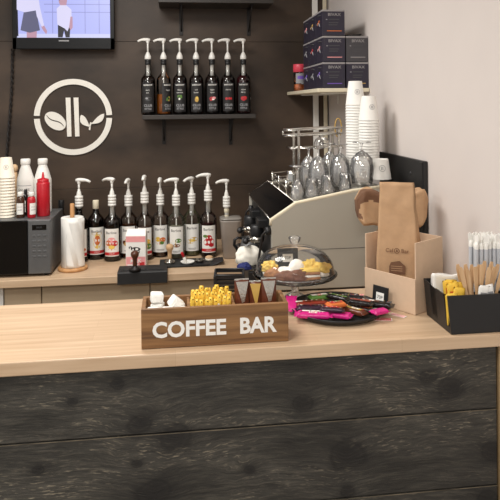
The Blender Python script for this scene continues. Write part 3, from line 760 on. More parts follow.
# pepper mill, bottles on the microwave
p = at_y(15.0, 216, 3.49)
t = thing('pepper_mill', 'small beige wooden mill with round top between cups and white bottles', 'pepper mill', (p.x, 3.49, MT))
b = MB(); b.lathe([(0, 0), (0.020, 0), (0.020, 0.02), (0.015, 0.06), (0.014, 0.12), (0.016, 0.19), (0.013, 0.212), (0, 0.213)], M['palewood'], n=24); b.build('body', t)
b = MB(); b.lathe([(0.008, 0.212), (0.016, 0.222), (0.019, 0.234), (0.016, 0.248), (0.008, 0.256), (0, 0.257)], M['palewood'], n=24); b.build('turning_top', t)
def sauce_bottle(px, y, lab, wlab):
    p = at_y(px, 216, y); t = thing('sauce_bottle', lab, 'bottle', (p.x, y, MT), group='white sauce bottles on the microwave')
    b = MB(); b.lathe([(0, 0), (0.044, 0), (0.0455, 0.005), (0.0455, 0.165), (0.044, 0.18), (0.030, 0.228), (0.0225, 0.25), (0.0225, 0.258), (0, 0.258)], M['white'], n=36); b.build('body', t)
    b = MB(); b.lathe([(0.0235, 0.256), (0.0255, 0.259), (0.0255, 0.284), (0.022, 0.288), (0, 0.288)], M['white'], n=28); b.build('screw_cap', t)
    if wlab:
        L = Label(0.0456); L.rect(-.04, .04, .03, .150, M['paper']); L.rect(-.04, .04, .146, .149, M['grey']); L.text('SAUCE', 0, .125, .018, M['greydark'], 1.1); L.rect(-.03, .03, .108, .111, M['grey']); L.rect(-.03, .03, .095, .097, M['grey'])
    else:
        L = Label(0.0456); L.rect(-.03, .06, .02, .16, M['paper']); L.rect(-.03, .06, .155, .157, M['grey'])
    L.b.build('label', t)
sauce_bottle(26.0, 3.46, 'white plastic bottle with grey lettering, left one of the white pair', True)
sauce_bottle(43.2, 3.46, 'white plastic bottle standing directly behind the red squeeze bottle', False)
p = at_y(43.4, 216.5, 3.335)
t = thing('squeeze_bottle', 'red squeeze bottle with pointed nozzle on the microwave', 'squeeze bottle', (p.x, 3.335, MT))
b = MB(); b.lathe([(0, 0), (0.031, 0), (0.0335, 0.004), (0.0335, 0.168), (0.030, 0.176), (0, 0.176)], M['red'], n=32); b.build('body', t)
b = MB(); b.lathe([(0.029, 0.1765), (0.029, 0.189), (0.024, 0.192), (0.008, 0.196), (0.004, 0.226), (0, 0.227)], M['red'], n=28); b.build('nozzle_cap', t)
def small_jar(px, y, r, h, mm, capm, lab, cat, pct=0.8, lw=0.9, lang=0.0):
    p = at_y(px, 216, y); t = thing('flavour_bottle', lab, cat, (p.x, y, MT), (0, 0, lang), 'small flavour bottles on the microwave')
    b = MB(); b.lathe([(0, 0), (r * .9, 0), (r, 0.004), (r, h * .70), (r * .8, h * .80), (r * .55, h * .83), (r * .55, h * .86), (0, h * .86)], M[mm], n=24); b.build('body', t)
    b = MB(); b.lathe([(r * .62, h * .84), (r * .66, h * .85), (r * .66, h * .985), (r * .6, h), (0, h)], M[capm], n=20); b.build('cap', t)
    L = Label(r + 0.0002); L.rect(-r * lw, r * lw, h * .14, h * .58, M['paper']); L.rect(-r * lw * .6, r * lw * .6, h * .42, h * .45, M['grey']); L.rect(-r * lw * .6, r * lw * .6, h * .3, h * .33, M['grey']); L.b.build('label', t)
    return t
small_jar(20.6, 3.30, 0.0205, 0.130, 'tea', 'white', 'small bottle with white lid and white label, nearest the cup stack', 'bottle')
small_jar(31.6, 3.29, 0.0205, 0.130, 'red', 'white', 'small red bottle with white cap, label turned right', 'bottle', lang=R(40))
small_jar(25.9, 3.36, 0.013, 0.135, 'cola', 'ink', 'thin dark dropper bottle between the two small labelled bottles', 'bottle', lw=0.2)

# wine-like bottle behind the towel roll
p = at_y(61.8, 260, 3.62)
t = thing('dark_bottle', 'dark bottle with black cap squeezed between microwave and paper towel', 'bottle', (p.x, 3.62, ZK))
b = MB(); b.lathe([(0, 0), (0.035, 0), (0.038, 0.006), (0.038, 0.19), (0.030, 0.225), (0.0145, 0.25), (0.0135, 0.28), (0, 0.28)], M['cola'], n=28); b.build('body', t)
b = MB(); b.lathe([(0.0155, 0.262), (0.0165, 0.264), (0.0165, 0.318), (0.015, 0.321), (0, 0.321)], M['black'], n=20); b.build('cap', t)

# paper towel on its wooden holder
p = at_y(72.8, 267.3, 3.335); t = thing('paper_towel_holder', 'round wooden holder with upright beech post for paper towel', 'towel holder', (p.x, p.y, ZK))
b = MB(); b.lathe([(0, 0), (0.073, 0), (0.076, 0.004), (0.076, 0.012), (0.072, 0.016), (0, 0.016)], M['beech'], n=40); b.build('base', t)
b = MB(); b.lathe([(0, 0.016), (0.0115, 0.016), (0.0115, 0.340), (0.009, 0.344), (0, 0.344)], M['beech'], n=20); b.build('post', t)
tr = thing('paper_towel', 'white paper towel roll with its loose end hanging down', 'paper towel', (p.x, p.y, ZK + 0.0168))
b = MB(); n = 44
b.lathe([(0.020, 0), (0.056, 0), (0.0575, 0.002), (0.0575, 0.254), (0.056, 0.256), (0.020, 0.256), (0.020, 0)], M['paper'], n=n); b.build('roll', tr)
b = MB()
def tail(i, j):
    a = -2.0 + 1.95 * i; r_ = 0.0585 + 0.010 * max(0, i - .55) * (1 - j * .7) + 0.0025 * math.sin(i * 9 + j * 5)
    zz = 0.004 + 0.246 * j - 0.018 * math.sin(i * 2.2) * (1 - j)
    return Vector((r_ * math.cos(a), r_ * math.sin(a), max(0.002, zz)))
b.grid(tail, 22, 12, M['paper'], thick=0.001); b.build('loose_sheet', tr)

# milk carton
p = at_z(137.3, 264.5, ZB); a = R(-6)
t = thing('milk_carton', 'pink and white milk carton with black cow on the rear counter', 'carton', (p.x, 3.34, ZK), (0, 0, a))
b = MB(); cw, cd, ch = 0.105, 0.064, 0.168
b.box((0, 0, ch / 2), (cw, cd, ch), M['paper'], 0.002)
yf = -cd / 2 - 0.0003
def cr_(x0, x1, z0, z1, m, d=0): b.box(((x0 + x1) / 2, yf - d * 0.0003, (z0 + z1) / 2), (x1 - x0, 0.0004, z1 - z0), M[m])
cr_(-cw / 2 + .002, cw / 2 - .002, .135, ch - .003, 'pinkpale'); cr_(-cw / 2 + .002, cw / 2 - .002, .003, .058, 'pinkpale')
b.text('MILK', 0.026, M['paper'], Matrix.Translation((0, yf - 0.001, 0.036)) @ UP, bold=0.0006)
cr_(.02, .045, .008, .03, 'redprint', 1); cr_(-.045, .01, .012, .018, 'paper', 1)
for (cx, cz, w, h) in ((0, .098, .05, .022), (-.028, .106, .018, .014), (.018, .083, .005, .014), (-.014, .083, .005, .014), (.004, .083, .005, .012)):
    poly = [(cx + w / 2 * math.cos(q * PI / 7), cz + h / 2 * math.sin(q * PI / 7)) for q in range(14)]
    b.prism(poly, 0.0004, M['ink'], Matrix.Translation((0, yf, 0)) @ UP)
for (cx, cz, w, h) in ((.006, .098, .016, .012), (-.014, .095, .008, .012), (-.028, .103, .006, .012)):
    poly = [(cx + w / 2 * math.cos(q * PI / 7), cz + h / 2 * math.sin(q * PI / 7)) for q in range(14)]
    b.prism(poly, 0.0004, M['paper'], Matrix.Translation((0, yf - 0.0005, 0)) @ UP)
b.box((-cw / 2 - 0.0002, 0, .03), (0.0006, cd * .9, .05), M['pinkpale']); b.box((-cw / 2 - 0.0002, 0, .12), (0.0006, cd * .9, .02), M['redprint'])
b.build('body', t)
b = MB()
t_ = bmesh.new(); V = [t_.verts.new(q) for q in ((-cw/2, -cd/2, ch), (cw/2, -cd/2, ch), (cw/2, cd/2, ch), (-cw/2, cd/2, ch), (-cw/2+.004, .004, ch+.030), (cw/2-.004, .004, ch+.030), (cw/2-.004, .008, ch+.030), (-cw/2+.004, .008, ch+.030))]
for f in ((0, 1, 5, 4), (1, 2, 6, 5), (2, 3, 7, 6), (3, 0, 4, 7), (4, 5, 6, 7), (3, 2, 1, 0)): t_.faces.new([V[i] for i in f])
b.merge(t_, M['paper']); b.build('folded_top', t)

# tamping corner mat, tamper
p0 = at_z(117.6, 281, ZB); xl = at_y(117.6, 278, YB).x; xr = at_y(167.4, 277, YB).x
t = thing('tamping_mat', 'black rubber tamping mat hooked over the rear counter edge', 'mat', ((xl + xr) / 2, YB, ZK))
b = MB(); w = xr - xl
b.prism([(-0.021, -0.040), (-0.021, 0.016), (-0.016, 0.021), (0.110, 0.021), (0.116, 0.016), (0.116, 0.0), (-0.004, 0.0), (-0.004, -0.040)], w, M['rubber'], Matrix.Translation((-w / 2, 0, 0)) @ Matrix(((0, 0, 1, 0), (1, 0, 0, 0), (0, 1, 0, 0), (0, 0, 0, 1))), 0.002)
b.build('body', t)
b = MB(); b.box((0, 0.05, 0.0225), (w * .86, 0.085, 0.003), M['rubber'], 0.001)
for k in range(8): b.box((-w * .38 + k * w * .76 / 7, 0.05, 0.0245), (0.004, 0.075, 0.002), M['rubber'])
b.build('ribbed_pad', t)
def tamper(x, y, z, lab, handle, hs, basem='steel', lean=0):
    t = thing('tamper', lab, 'tamper', (x, y, z), (lean, 0, 0), 'coffee tampers')
    b = MB(); b.lathe([(0, 0), (0.028, 0), (0.029, 0.002), (0.029, 0.009), (0.026, 0.013), (0.012, 0.018), (0.010, 0.024), (0, 0.024)], M[basem], n=32); b.build('base', t)
    b = MB(); b.lathe([(0.009, 0.022), (0.012, 0.030 * hs), (0.0105, 0.045 * hs), (0.012, 0.060 * hs), (0.019, 0.072 * hs), (0.021, 0.082 * hs), (0.018, 0.092 * hs), (0.009, 0.097 * hs), (0, 0.0975 * hs)], M[handle], n=28); b.build('handle', t)
p = at_z(135, 270.5, ZB + 0.0258)
tamper(p.x, p.y, ZB + 0.0265, 'tamper with dark brown knob standing on the hooked tamping mat', 'brownwood', 1.0, 'iron')

# flat bar mat with small tools
pa, pb = at_z(160, 261, ZB), at_z(221, 257, ZB)
bmz = thing('bar_mat', 'flat black bar mat with curled right end below the syrup bottles', 'mat', ((pa.x + pb.x) / 2, 3.365, ZK))
w = pb.x - pa.x
b = MB()
def bmat(i, j):
    x = -w / 2 + w * i; d = 0.085 * (1 - 0.55 * max(0, i - .8) / .2)
    return Vector((x, -d + 2 * d * j - (0.04 * max(0, i - .8) / .2) * 1, 0.004 + 0.028 * max(0, (i - .78) / .22) ** 2 * (1.0 if i < .97 else .8)))
b.grid(bmat, 40, 8, M['rubber'], thick=0.004); b.build('sheet', bmz)
b = MB(); b.tube([(-w / 2, -0.085, 0.006), (w * .28, -0.085, 0.006)], 0.003, M['rubber']); b.build('raised_lip', bmz)
ZM2 = ZK + 0.005
p = at_z(170, 256, ZM2); tamper(p.x, 3.36, ZM2, 'tamper with pale wooden handle standing on the flat bar mat', 'palewood', 1.05, 'steel')
def dish(px, y, r, lab, m, hh=0.012):
    p = at_y(px, 256, y); t = thing('small_dish', lab, 'dish', (p.x, y, ZM2), group='small dishes on the bar mat')
    b = MB(); b.lathe([(0, 0.001), (r * .7, 0), (r, hh), (r * .97, hh + .001), (r * .66, 0.003), (0, 0.003)], M[m], n=28); b.build('bowl', t); return t
d1 = dish(187.5, 3.335, 0.038, 'white saucer holding a red handled tool on the bar mat', 'white')
p = at_y(186, 252, 3.335)
t = thing('scoop', 'small tool with red handle and white tip standing in the white saucer', 'scoop', (p.x, 3.335, ZM2 + 0.006), (R(10), R(-22), 0))
b = MB(); b.lathe([(0, 0.0), (0.008, 0.001), (0.008, 0.03), (0.004, 0.034), (0, 0.034)], M['white'], n=16); b.build('tip', t)
b = MB(); b.lathe([(0.004, 0.033), (0.0075, 0.036), (0.0075, 0.060), (0.004, 0.064), (0, 0.064)], M['red'], n=16); b.build('handle', t)
dish(199.5, 3.35, 0.026, 'steel dish beside the white saucer on the bar mat', 'steel', 0.015)
p = at_y(209.5, 255, 3.36)
t = thing('cleaning_brush', 'beige round brush at the curled end of the bar mat', 'brush', (p.x, 3.385, ZM2))
b = MB(); b.lathe([(0, 0), (0.021, 0), (0.023, 0.012), (0.021, 0.013), (0, 0.013)], M['ivory'], n=24); b.build('bristles', t)
b = MB(); b.lathe([(0.021, 0.0132), (0.022, 0.019), (0.012, 0.024), (0, 0.025)], M['palewood'], n=24); b.build('back', t)

# white appliance at the left edge, seen below the rear counter
# ------------------------------------------------------------------ corner shelf on the right wall
SXL, SYN = 0.728, 3.07; szt = at_y(318, 88.3, SYN).z
cs = thing('wall_shelf', 'cream shelf on the right wall loaded with dark tea boxes', 'shelf', (SXL, SYN, szt))
b = MB(); b.box(((XW - SXL) / 2 - 0.0008, (YW - SYN) / 2 - 0.008, -0.010), (XW - SXL - 0.0016, YW - SYN - 0.018, 0.020), M['cream'], 0.003); b.build('board', cs)
for yy in (0.12, 0.6):
    b = MB(); w_ = XW - SXL
    b.box((w_ - 0.005, yy, -0.05), (0.006, 0.02, 0.06), M['white'], 0.001); b.box((w_ * .55, yy, -0.024), (w_ * .8, 0.02, 0.006), M['white'], 0.001)
    b.build('bracket', cs)
BXW, BXD, BXH = 0.117, 0.150, 0.1335
def tea_box(x, y, z, lab, pic, front='navy', name='tea_box'):
    t = thing(name, lab, 'box', (x, y, z), group='tea boxes on the cream shelf')
    b = MB(); b.box((0, BXD / 2, BXH * .5 - .004), (BXW, BXD, BXH - .009), M[front], 0.001)
    yf = -0.0004
    b.text('BIVAX', 0.021, M['cardlid'], Matrix.Translation((0.004, yf - .0006, BXH * .80)) @ UP, sx=1.15, bold=0.0003)
    for (x0, x1, z0, m) in ((-.04, -.032, .082, 'grey'), (-.025, .03, .083, 'greydark'), (-.025, .025, .066, 'greydark'), (-.025, .02, .055, 'greydark'), (-.035, .042, .024, pic)):
        b.box(((x0 + x1) / 2, yf, z0), (x1 - x0, 0.0006, .004), M[m])
    # the picture on the left side: a little bird-like sprig
    xl_ = -BXW / 2 - 0.0004
    for (y0, z0, y1, z1, m) in ((.05, .05, .085, .075, 'grey'), (.085, .075, .10, .060, pic), (.07, .066, .062, .085, pic), (.10, .060, .112, .066, 'grey'), (.03, .105, .11, .107, 'greydark')):
        b.tube([(xl_, y0, z0), (xl_, (y0 + y1) / 2, (z0 + z1) / 2 + .004), (xl_, y1, z1)], [0.002, 0.0045, 0.002], M[m], 6)
    b.build('carton', t)
    b = MB(); b.box((0, BXD / 2, BXH - .006), (BXW + .002, BXD + .002, .009), M['cardlid'], 0.001); b.build('lid', t)
pics = ['violet', 'pinkpale', 'orange', 'grey', 'redprint', 'gold', 'violet', 'grey', 'pinkpale']
zb0 = szt + 0.0006; xa = 0.758 + BXW / 2
k = 0
for row, y in enumerate((3.085, 3.242, 3.399)):
    for tier in range(3):
        rowtxt = ('front stack', 'middle stack', 'rear stack')[row]; tt = ('bottom', 'second', 'top')[tier]
        tea_box(xa + rnd.uniform(-.002, .002), y, zb0 + tier * (BXH + .0006), '%s dark tea box of the %s of three on the cream shelf' % (tt, rowtxt), pics[k]); k += 1
xb_ = 0.884 + BXW / 2 - 0.002
tea_box(xb_, 3.085, zb0, 'dark tea box against the right wall, lower of two beside the front stack', 'gold')
tea_box(xb_, 3.087, zb0 + BXH + .0006, 'greyer tea box against the right wall, upper of two', 'cardlid', 'greycard')
b = MB(); b.box((0, 0, 0.004), (0.075, 0.07, 0.008), M['black'], 0.001); b.box((0.02, 0.0, 0.0105), (0.05, 0.06, 0.005), M['black'], 0.001, roty(R(-6)))
tag(b.build('black_card', None, (xb_ - 0.012, 3.15, zb0 + 2 * (BXH + .0006)), (0, 0, R(8))), 'flat black card lying on top of the greyer tea box', 'card')
def candy_jar(x, y, lab, lid, fill):
    t = thing('sweet_jar', lab, 'jar', (x, y, zb0), group='jars on the cream shelf')
    r, h = 0.036, 0.115
    b = MB(); b.lathe([(0, 0.001), (r * .95, 0), (r, .004), (r, h), (r * .9, h + .004)], M['glass'], n=28); b.build('glass_body', t)
    b = MB(); b.lathe([(0, .003), (r * .93, .003), (r * .93, h * .35), (0, h * .38)], M[fill], n=24); b.build('contents', t)
    b = MB(); b.lathe([(r * .96, h * .98), (r * 1.06, h), (r * 1.06, h + .042), (r, h + .046), (0, h + .046)], M[lid], n=28); b.build('lid', t)
    L = Label(r + .0003); L.rect(-.03, .03, .045, .105, M['grey']); L.rect(-.02, .02, .07, .09, M['violet']); L.b.build('label', t)
candy_jar(at_y(299.6, 88, 3.68).x, 3.68, 'clear jar with coral pink lid beside the tea boxes on the cream shelf', 'coral', 'peach')
candy_jar(at_y(303, 88, 3.80).x + .012, 3.80, 'jar with teal lid half hidden behind the pink-lidded jar', 'teal', 'orange')

# thin lead down the corner
b = MB(); b.tube([(XW - .006, 3.90 - .01 * math.sin(i * .5), 2.75 - i * .1) for i in range(16)], 0.0025, M['greydark'])
tag(b.build('corner_cable'), 'thin grey cable running down the wall corner beside the white strip', 'cable')

# ------------------------------------------------------------------ espresso machine
YM, YM2, ZK2 = 2.50, 3.24, ZB + 0.0006
def mx(px, py): p = at_y(px, py, YM); return (p.x, p.z)
c1, c2, c3, c4 = mx(271, 221), mx(296, 203.8), mx(354, 191.2), mx(392, 186.5)
XR = min(c4[0], 0.955)
em_ = thing('espresso_machine', 'taupe espresso machine with sloping black glass front on the side counter', 'coffee machine', (c1[0], YM, ZK2))
def L3(x, z): return (x - c1[0], z - ZK2)
sil = [L3(c1[0] + .004, ZB + .09), L3(*c1), L3(*c2), L3(*c3), L3(XR - .02, c4[1]), L3(XR, c4[1] - .02), L3(XR, ZB + .09)]
XZ = UP
def side(y0, th, grow=0.0, m='taupe'):
    b = MB(); b.prism(sil, th, M[m], Matrix.Translation((0, y0 + th, 0)) @ UP, 0.004); return b
o = side(0, 0.024).build('side_panel', em_)
b = MB(); zz = L3(*mx(300, 250))[1]
b.box((L3(XR, 0)[0] / 2 + .01, -0.0006, zz), (L3(XR, 0)[0] - .03, 0.0016, 0.0016), M['greydark'])
b.build('panel_seam', o)
side(YM2 - YM - 0.024, 0.024).build('side_panel', em_)
b = MB()                                                             # pale edge strip along the top of the near panel
pts = [L3(c1[0], c1[1] - .02), L3(*c1), L3(*c2), L3(*c3), L3(XR - .02, c4[1])]
b.tube([(p_[0], 0.006, p_[1] + .002) for p_ in pts], 0.008, M['cream'], 8); b.build('edge_trim', em_)
b = MB(); inner = [(p_[0] + (.012 if i < 2 else 0), p_[1] - (.012 if 1 <= i <= 4 else 0)) for i, p_ in enumerate(sil)]
b.prism(inner, YM2 - YM - 0.05, M['black'], Matrix.Translation((0, YM2 - YM - .025, 0)) @ UP); b.build('body', em_)
# sloping black glass front and steel top
def slab(a, c, th, m, y0, y1, lift=0.0):
    a, c = Vector((a[0], a[1])), Vector((c[0], c[1])); d = (c - a).normalized(); nrm = Vector((-d.y, d.x))
    poly = [a + nrm * lift, c + nrm * lift, c + nrm * (lift + th), a + nrm * (lift + th)]
    b = MB(); b.prism([(q.x, q.y) for q in poly], y1 - y0, M[m], Matrix.Translation((0, y1, 0)) @ UP, 0.001); return b
slab(L3(*c1), L3(*c2), 0.006, 'blackgloss', 0.012, YM2 - YM - .002).build('glass_front', em_)
b = MB(); q1, q2 = L3(*c1), L3(*c2); yb_ = YM2 - YM - .004
b.tube([(q1[0] - .003, .012, q1[1] + .006), (q1[0] - .003, yb_, q1[1] + .006), (q2[0] - .003, yb_, q2[1] + .006), (q2[0] - .003, .012, q2[1] + .006)], .0018, M['steel'], 6); b.build('glass_edge', em_)
slab(L3(*c2), L3(*c3), 0.005, 'steel', 0.026, YM2 - YM - .026, -0.012).build('cup_tray', em_)
slab(L3(*c3), L3(XR - .02, c4[1]), 0.005, 'steel', 0.026, YM2 - YM - .026, -0.012).build('cup_tray', em_)
for sx in (.05, L3(XR, 0)[0] - .05):
    for yy in (.06, YM2 - YM - .06):
        b = MB(); b.lathe([(0, 0), (.026, 0), (.022, .03), (.020, .092), (0, .092)], M['steel'], (sx, yy, 0), 20); b.build('foot', em_)
# front: drip tray, group heads with portafilters, steam wand
b = MB(); b.box((-.035, .30, .121), (.11, .52, .082), M['black'], .006); b.box((-.035, .30, .164), (.10, .50, .005), M['steel'], .001)
for k in range(20): b.box((-.035, .062 + k * .025, .1675), (.09, .008, .003), M['black'])
b.build('drip_tray', em_)
for gy in (.215, .445):
    b = MB(); b.box((.0, gy, .330), (.06, .075, .04), M['black'], .006)
    b.lathe([(0, 0), (.029, 0), (.031, .01), (.031, .04), (.026, .05), (0, .05)], M['black'], (-.030, gy, .27), 28); g = b.build('group_head', em_)
    b = MB(); b.lathe([(0, 0), (.02, 0), (.031, .008), (.034, .03), (0, .03)], M['steel'], (-.030, gy, .240), 28)
    b.tube([(-.05, gy, .255), (-.065, gy - .015, .258), (-.075, gy - .025, .258)], [.008, .008, .010], M['chrome'], 10)
    b.tube([(-.073, gy - .022, .260), (-.082, gy - .045, .264), (-.092, gy - .105, .272), (-.093, gy - .12, .274)], [.011, .0135, .0145, .010], M['black'], 12); b.build('portafilter', g)
for wy in (.014, .57):
    b = MB(); b.tube([(.01, wy, .33), (-.02, wy, .332), (-.035, wy, .315), (-.04, wy, .28), (-.05, wy, .22), (-.055, wy, .185)], .005, M['iron'], 10)
    b.lathe([(0, -.01), (.016, -.01), (.018, 0), (.016, .012), (0, .012)], M['black'], (-.012, wy, .332), 18, roty(PI / 2)); b.build('steam_wand', em_)
# cup rail: posts and two chrome rods round the top
TOPZ = lambda x: (L3(*c2)[1] + (x - L3(*c2)[0]) * (L3(*c3)[1] - L3(*c2)[1]) / (L3(*c3)[0] - L3(*c2)[0])) - .006
b = MB(); x0, x1 = L3(*c2)[0] + .015, L3(*c3)[0] + .03; y0, y1 = .30, YM2 - YM - .04
for dz in (.030, .055):
    b.tube([(x1, y1, TOPZ(x0) + dz + .02), (x0, y1, TOPZ(x0) + dz), (x0, y0, TOPZ(x0) + dz)], .0035, M['chrome'], 8)
for (xx, yy) in ((x0, y1), (x0, y0), (x0, (y0 + y1) / 2)): b.tube([(xx, yy, TOPZ(x0) - .006), (xx, yy, TOPZ(x0) + .062)], .005, M['chrome'], 8)
b.build('cup_rail', em_)

# high wire rack over the glasses
def mt(px, Y):                                                       # where a thing on the machine's sloping top stands
    x = at_y(px, 195, Y).x; return Vector((x, Y, ZK2 + TOPZ(x - c1[0]) + .0008))
YRK = 2.86
q0, q1 = at_y(287, 133.5, YRK), at_y(343, 131, YRK)
rk = thing('wire_rack', 'chrome wire rack with looped rails above the glasses on the machine', 'rack', (q0.x, YRK, mt(300, YRK).z))
b = MB(); zt = q0.z - mt(300, YRK).z; w = q1.x - q0.x; D2 = 0.12
def loop(z, r0_):
    pts = []
    for k in range(9): a = PI / 2 + PI * k / 8; pts.append((.012 + .024 * math.cos(a) - .0, D2 / 2 + D2 / 2 * -math.sin(a), z + .018 * math.sin(a) * 0))
    return pts
for z in (zt + .014, zt - .012):
    pts = [(w, D2, z + .01), (.02, D2, z)] + [(.02 - .028 * math.sin(PI * k / 8), D2 / 2 + D2 / 2 * math.cos(PI * k / 8), z) for k in range(1, 8)] + [(.02, 0, z), (w, 0, z + .01)]
    b.tube(pts, .0055, M['chrome'], 8)
b.tube([(-.008, D2 / 2, zt - .012), (-.010, D2 / 2, zt), (-.008, D2 / 2, zt + .014)], .0042, M['chrome'], 8)
b.build('rail_loop', rk)
zsh = at_y(315, 148.5, YRK).z - mt(300, YRK).z
for (xx, yy) in ((.055, 0), (.055, D2), (w - .02, 0), (w - .02, D2)):
    zl = (TOPZ(q0.x + xx + .006 - c1[0]) - TOPZ(at_y(300, 195, YRK).x - c1[0])) + .003; zh = zt + .016
    b = MB(); b.box((xx, yy, (zl + zh) / 2), (.012, .005, zh - zl), M['steel'], .001); b.build('post', rk)
b = MB()
for k in range(7): b.tube([(.02 + 0 * k, D2 * k / 6, zsh), (w, D2 * k / 6, zsh + .006)], .0022, M['chrome'], 6)
for xx in (.02, w * .5, w): b.tube([(xx, 0, zsh), (xx, D2, zsh)], .003, M['chrome'], 6)
b.build('wire_shelf', rk)
lp = at_y(341, 128, YRK) - Vector((q0.x, YRK, mt(300, YRK).z))
b = MB(); b.tube([(lp.x + .016 * math.cos(2 * PI * k / 20), .05, lp.z + .045 * math.sin(2 * PI * k / 20)) for k in range(20)], .003, M['gold'], 8, closed=True); b.build('hook_loop', rk)
t = thing('lidded_bowl', 'small glass bowl upside down on the wire rack', 'bowl', (at_y(322, 145, YRK + .06).x, YRK + .06, mt(300, YRK).z + zsh + .0075))
b = MB(); b.lathe([(.040, 0), (.039, .016), (.030, .034), (.016, .042), (0, .043)], M['winglass'], n=28); b.build('dome', t)
b = MB(); b.lathe([(.010, .0425), (.014, .05), (.011, .056), (0, .057)], M['chrome'], n=18); b.build('foot_ring', t)

# glasses standing upside down
def wine_glass(px, Y, lab, h=.185, rb=.042, group='upturned wine glasses on the espresso machine'):
    p = mt(px, Y) + Vector((0, 0, rb * .21)); t = thing('wine_glass', lab, 'glass', p, group=group)
    b = MB(); bh = h * .78
    b.lathe([(rb * .80, 0.0), (rb * .84, 0.0012), (rb * .98, bh * .35), (rb, bh * .55), (rb * .86, bh * .78), (rb * .45, bh * .95), (rb * .12, bh * 1.02), (.0042, bh * 1.06)], M['winglass'], n=36)
    b.lathe([(rb * .80, 0.0), (rb * .955, bh * .35), (rb * .97, bh * .55), (rb * .83, bh * .77), (rb * .4, bh * .93), (0, bh * .97)], M['winglass'], n=36); b.build('bowl', t)
    b = MB(); b.lathe([(.0042, bh * 1.05), (.0036, h * .75), (.0042, h * .93), (.007, h * .965)], M['winglass'], n=14); b.build('stem', t)
    b = MB(); b.lathe([(.006, h * .963), (.016, h * .978), (rb * .78, h * .994), (rb * .80, h), (0, h + .0005)], M['winglass'], n=36); b.build('foot', t)
    return t
wine_glass(362.3, 2.59, 'upturned wine glass at the right, in front of the cup stacks', .180, .0515)
wine_glass(340.5, 2.66, 'upturned wine glass second from the right on the machine, left of the cups', .182, .0455)
wine_glass(318.5, 2.68, 'upturned wine glass third from the right on the machine', .186, .0455)
wine_glass(330.0, 2.775, 'upturned wine glass in the back row behind the gap of the middle pair', .186, .041)
wine_glass(309.0, 2.785, 'upturned wine glass in the back row nearest the chrome rail', .186, .041)
def cordial(px, Y, lab):
    p = mt(px, Y) + Vector((0, 0, .0065)); t = thing('cordial_glass', lab, 'glass', p, group='small upturned glasses on the espresso machine')
    h, r = .142, .029
    b = MB(); b.lathe([(r, 0), (r * 1.03, .002), (r * .98, .04), (r * .8, .062), (r * .3, .076), (.006, .083)], M['winglass'], n=28); b.lathe([(r * .96, .001), (r * .93, .04), (r * .7, .06), (0, .070)], M['winglass'], n=28); b.build('bowl', t)
    b = MB(); b.lathe([(.006, .082), (.0055, .12), (.012, .132)], M['winglass'], n=14); b.build('stem', t)
    b = MB(); b.lathe([(.010, .131), (.035, .137), (.036, .141), (0, .142)], M['winglass'], n=28); b.build('foot', t)
cordial(297.8, 2.60, 'small upturned cordial glass at the left front of the glasses')
def tumbler(px, Y, lab, r=.030, h=.075):
    p = mt(px, Y) + Vector((0, 0, r * .22)); t = thing('shot_glass', lab, 'glass', p, group='low glasses on the espresso machine')
    b = MB(); b.lathe([(r, 0), (r * 1.02, .002), (r * .82, h - .004), (r * .8, h), (0, h)], M['winglass'], n=28); b.lathe([(r * .94, .001), (r * .76, h - .012), (0, h - .012)], M['winglass'], n=28); b.build('body', t)
tumbler(312, 2.585, 'low upturned tumbler between the cordial glass and the wine glasses')
tumbler(327.5, 2.585, 'low upturned tumbler in front of the middle wine glasses')
tumbler(345, 2.575, 'low upturned tumbler beside the rightmost wine glass', .027, .07)
p = mt(296, 2.72)
t = thing('milk_jug', 'small chrome milk jug on the left edge of the machine top', 'jug', (p.x + .02, 2.90, mt(300, 2.90).z + .008))
b = MB(); b.lathe([(0, 0), (.030, 0), (.033, .004), (.034, .03), (.028, .055), (.031, .07), (.0295, .07), (.0265, .055), (0, .05)], M['chrome'], n=28); b.build('body', t)
b = MB(); b.tube([(.028, 0, .06), (.055, 0, .062), (.06, 0, .045), (.052, 0, .02), (.033, 0, .014)], .004, M['chrome'], 8); b.build('handle', t)

# cup stacks on the machine
def level_base(name, lab, p, r):
    t = thing(name, lab, 'tray', (p.x, p.y, p.z + .004)); return t
cd_ = (.0455, .031, .112)
pL, pR, pS = mt(356.3, 2.80), mt(369.5, 2.715), mt(381, 2.615)
cup_stack(pL.x, pL.y, pL.z + .010, 27, .0128, cd_, 'the taller, rear stack on the machine', 'white cups, taller stack', 'white', -.05)
cup_stack(pR.x, pR.y, pR.z + .010, 21, .0128, cd_, 'the lower, front stack on the machine', 'white cups, lower stack', 'white', .1)
o = tag(cup_mesh('paper_cup', .0455, .033, .088, 'paper').build('paper_cup', None, pS + Vector((0, 0, .010))), 'single white paper cup right of the cup stacks, above the kraft bag', 'cup'); stamp(o, .0455, .033, .088, .05, -.15, .014)

# black panel on the right wall
pa, pb = at_x(383, 153.5, XW), at_x(428, 159, XW)
t = thing('wall_panel', 'black panel screwed to the right wall behind the kraft bags', 'panel', (XW, (pa.y + pb.y) / 2, ZC + .12))
hh = (pa.z + pb.z) / 2 - ZC - .12; w = pa.y - pb.y
b = MB(); b.box((-.010, 0, hh / 2), (.018, w, hh), M['black'], .003); b.box((-.0205, 0, hh - .155), (.003, w * .9, .008), M['greydark'], .001); b.box((-.021, -w / 2 + .02, hh / 2), (.006, .03, hh - .01), M['black'], .001); b.build('board', t)
for yy in (-w * .25, w * .3):
    b = MB(); b.lathe([(0, 0), (.007, 0), (.006, .003), (0, .004)], M['greydark'], (-.019, yy, hh - .06), 14, roty(-PI / 2)); b.build('screw', t)

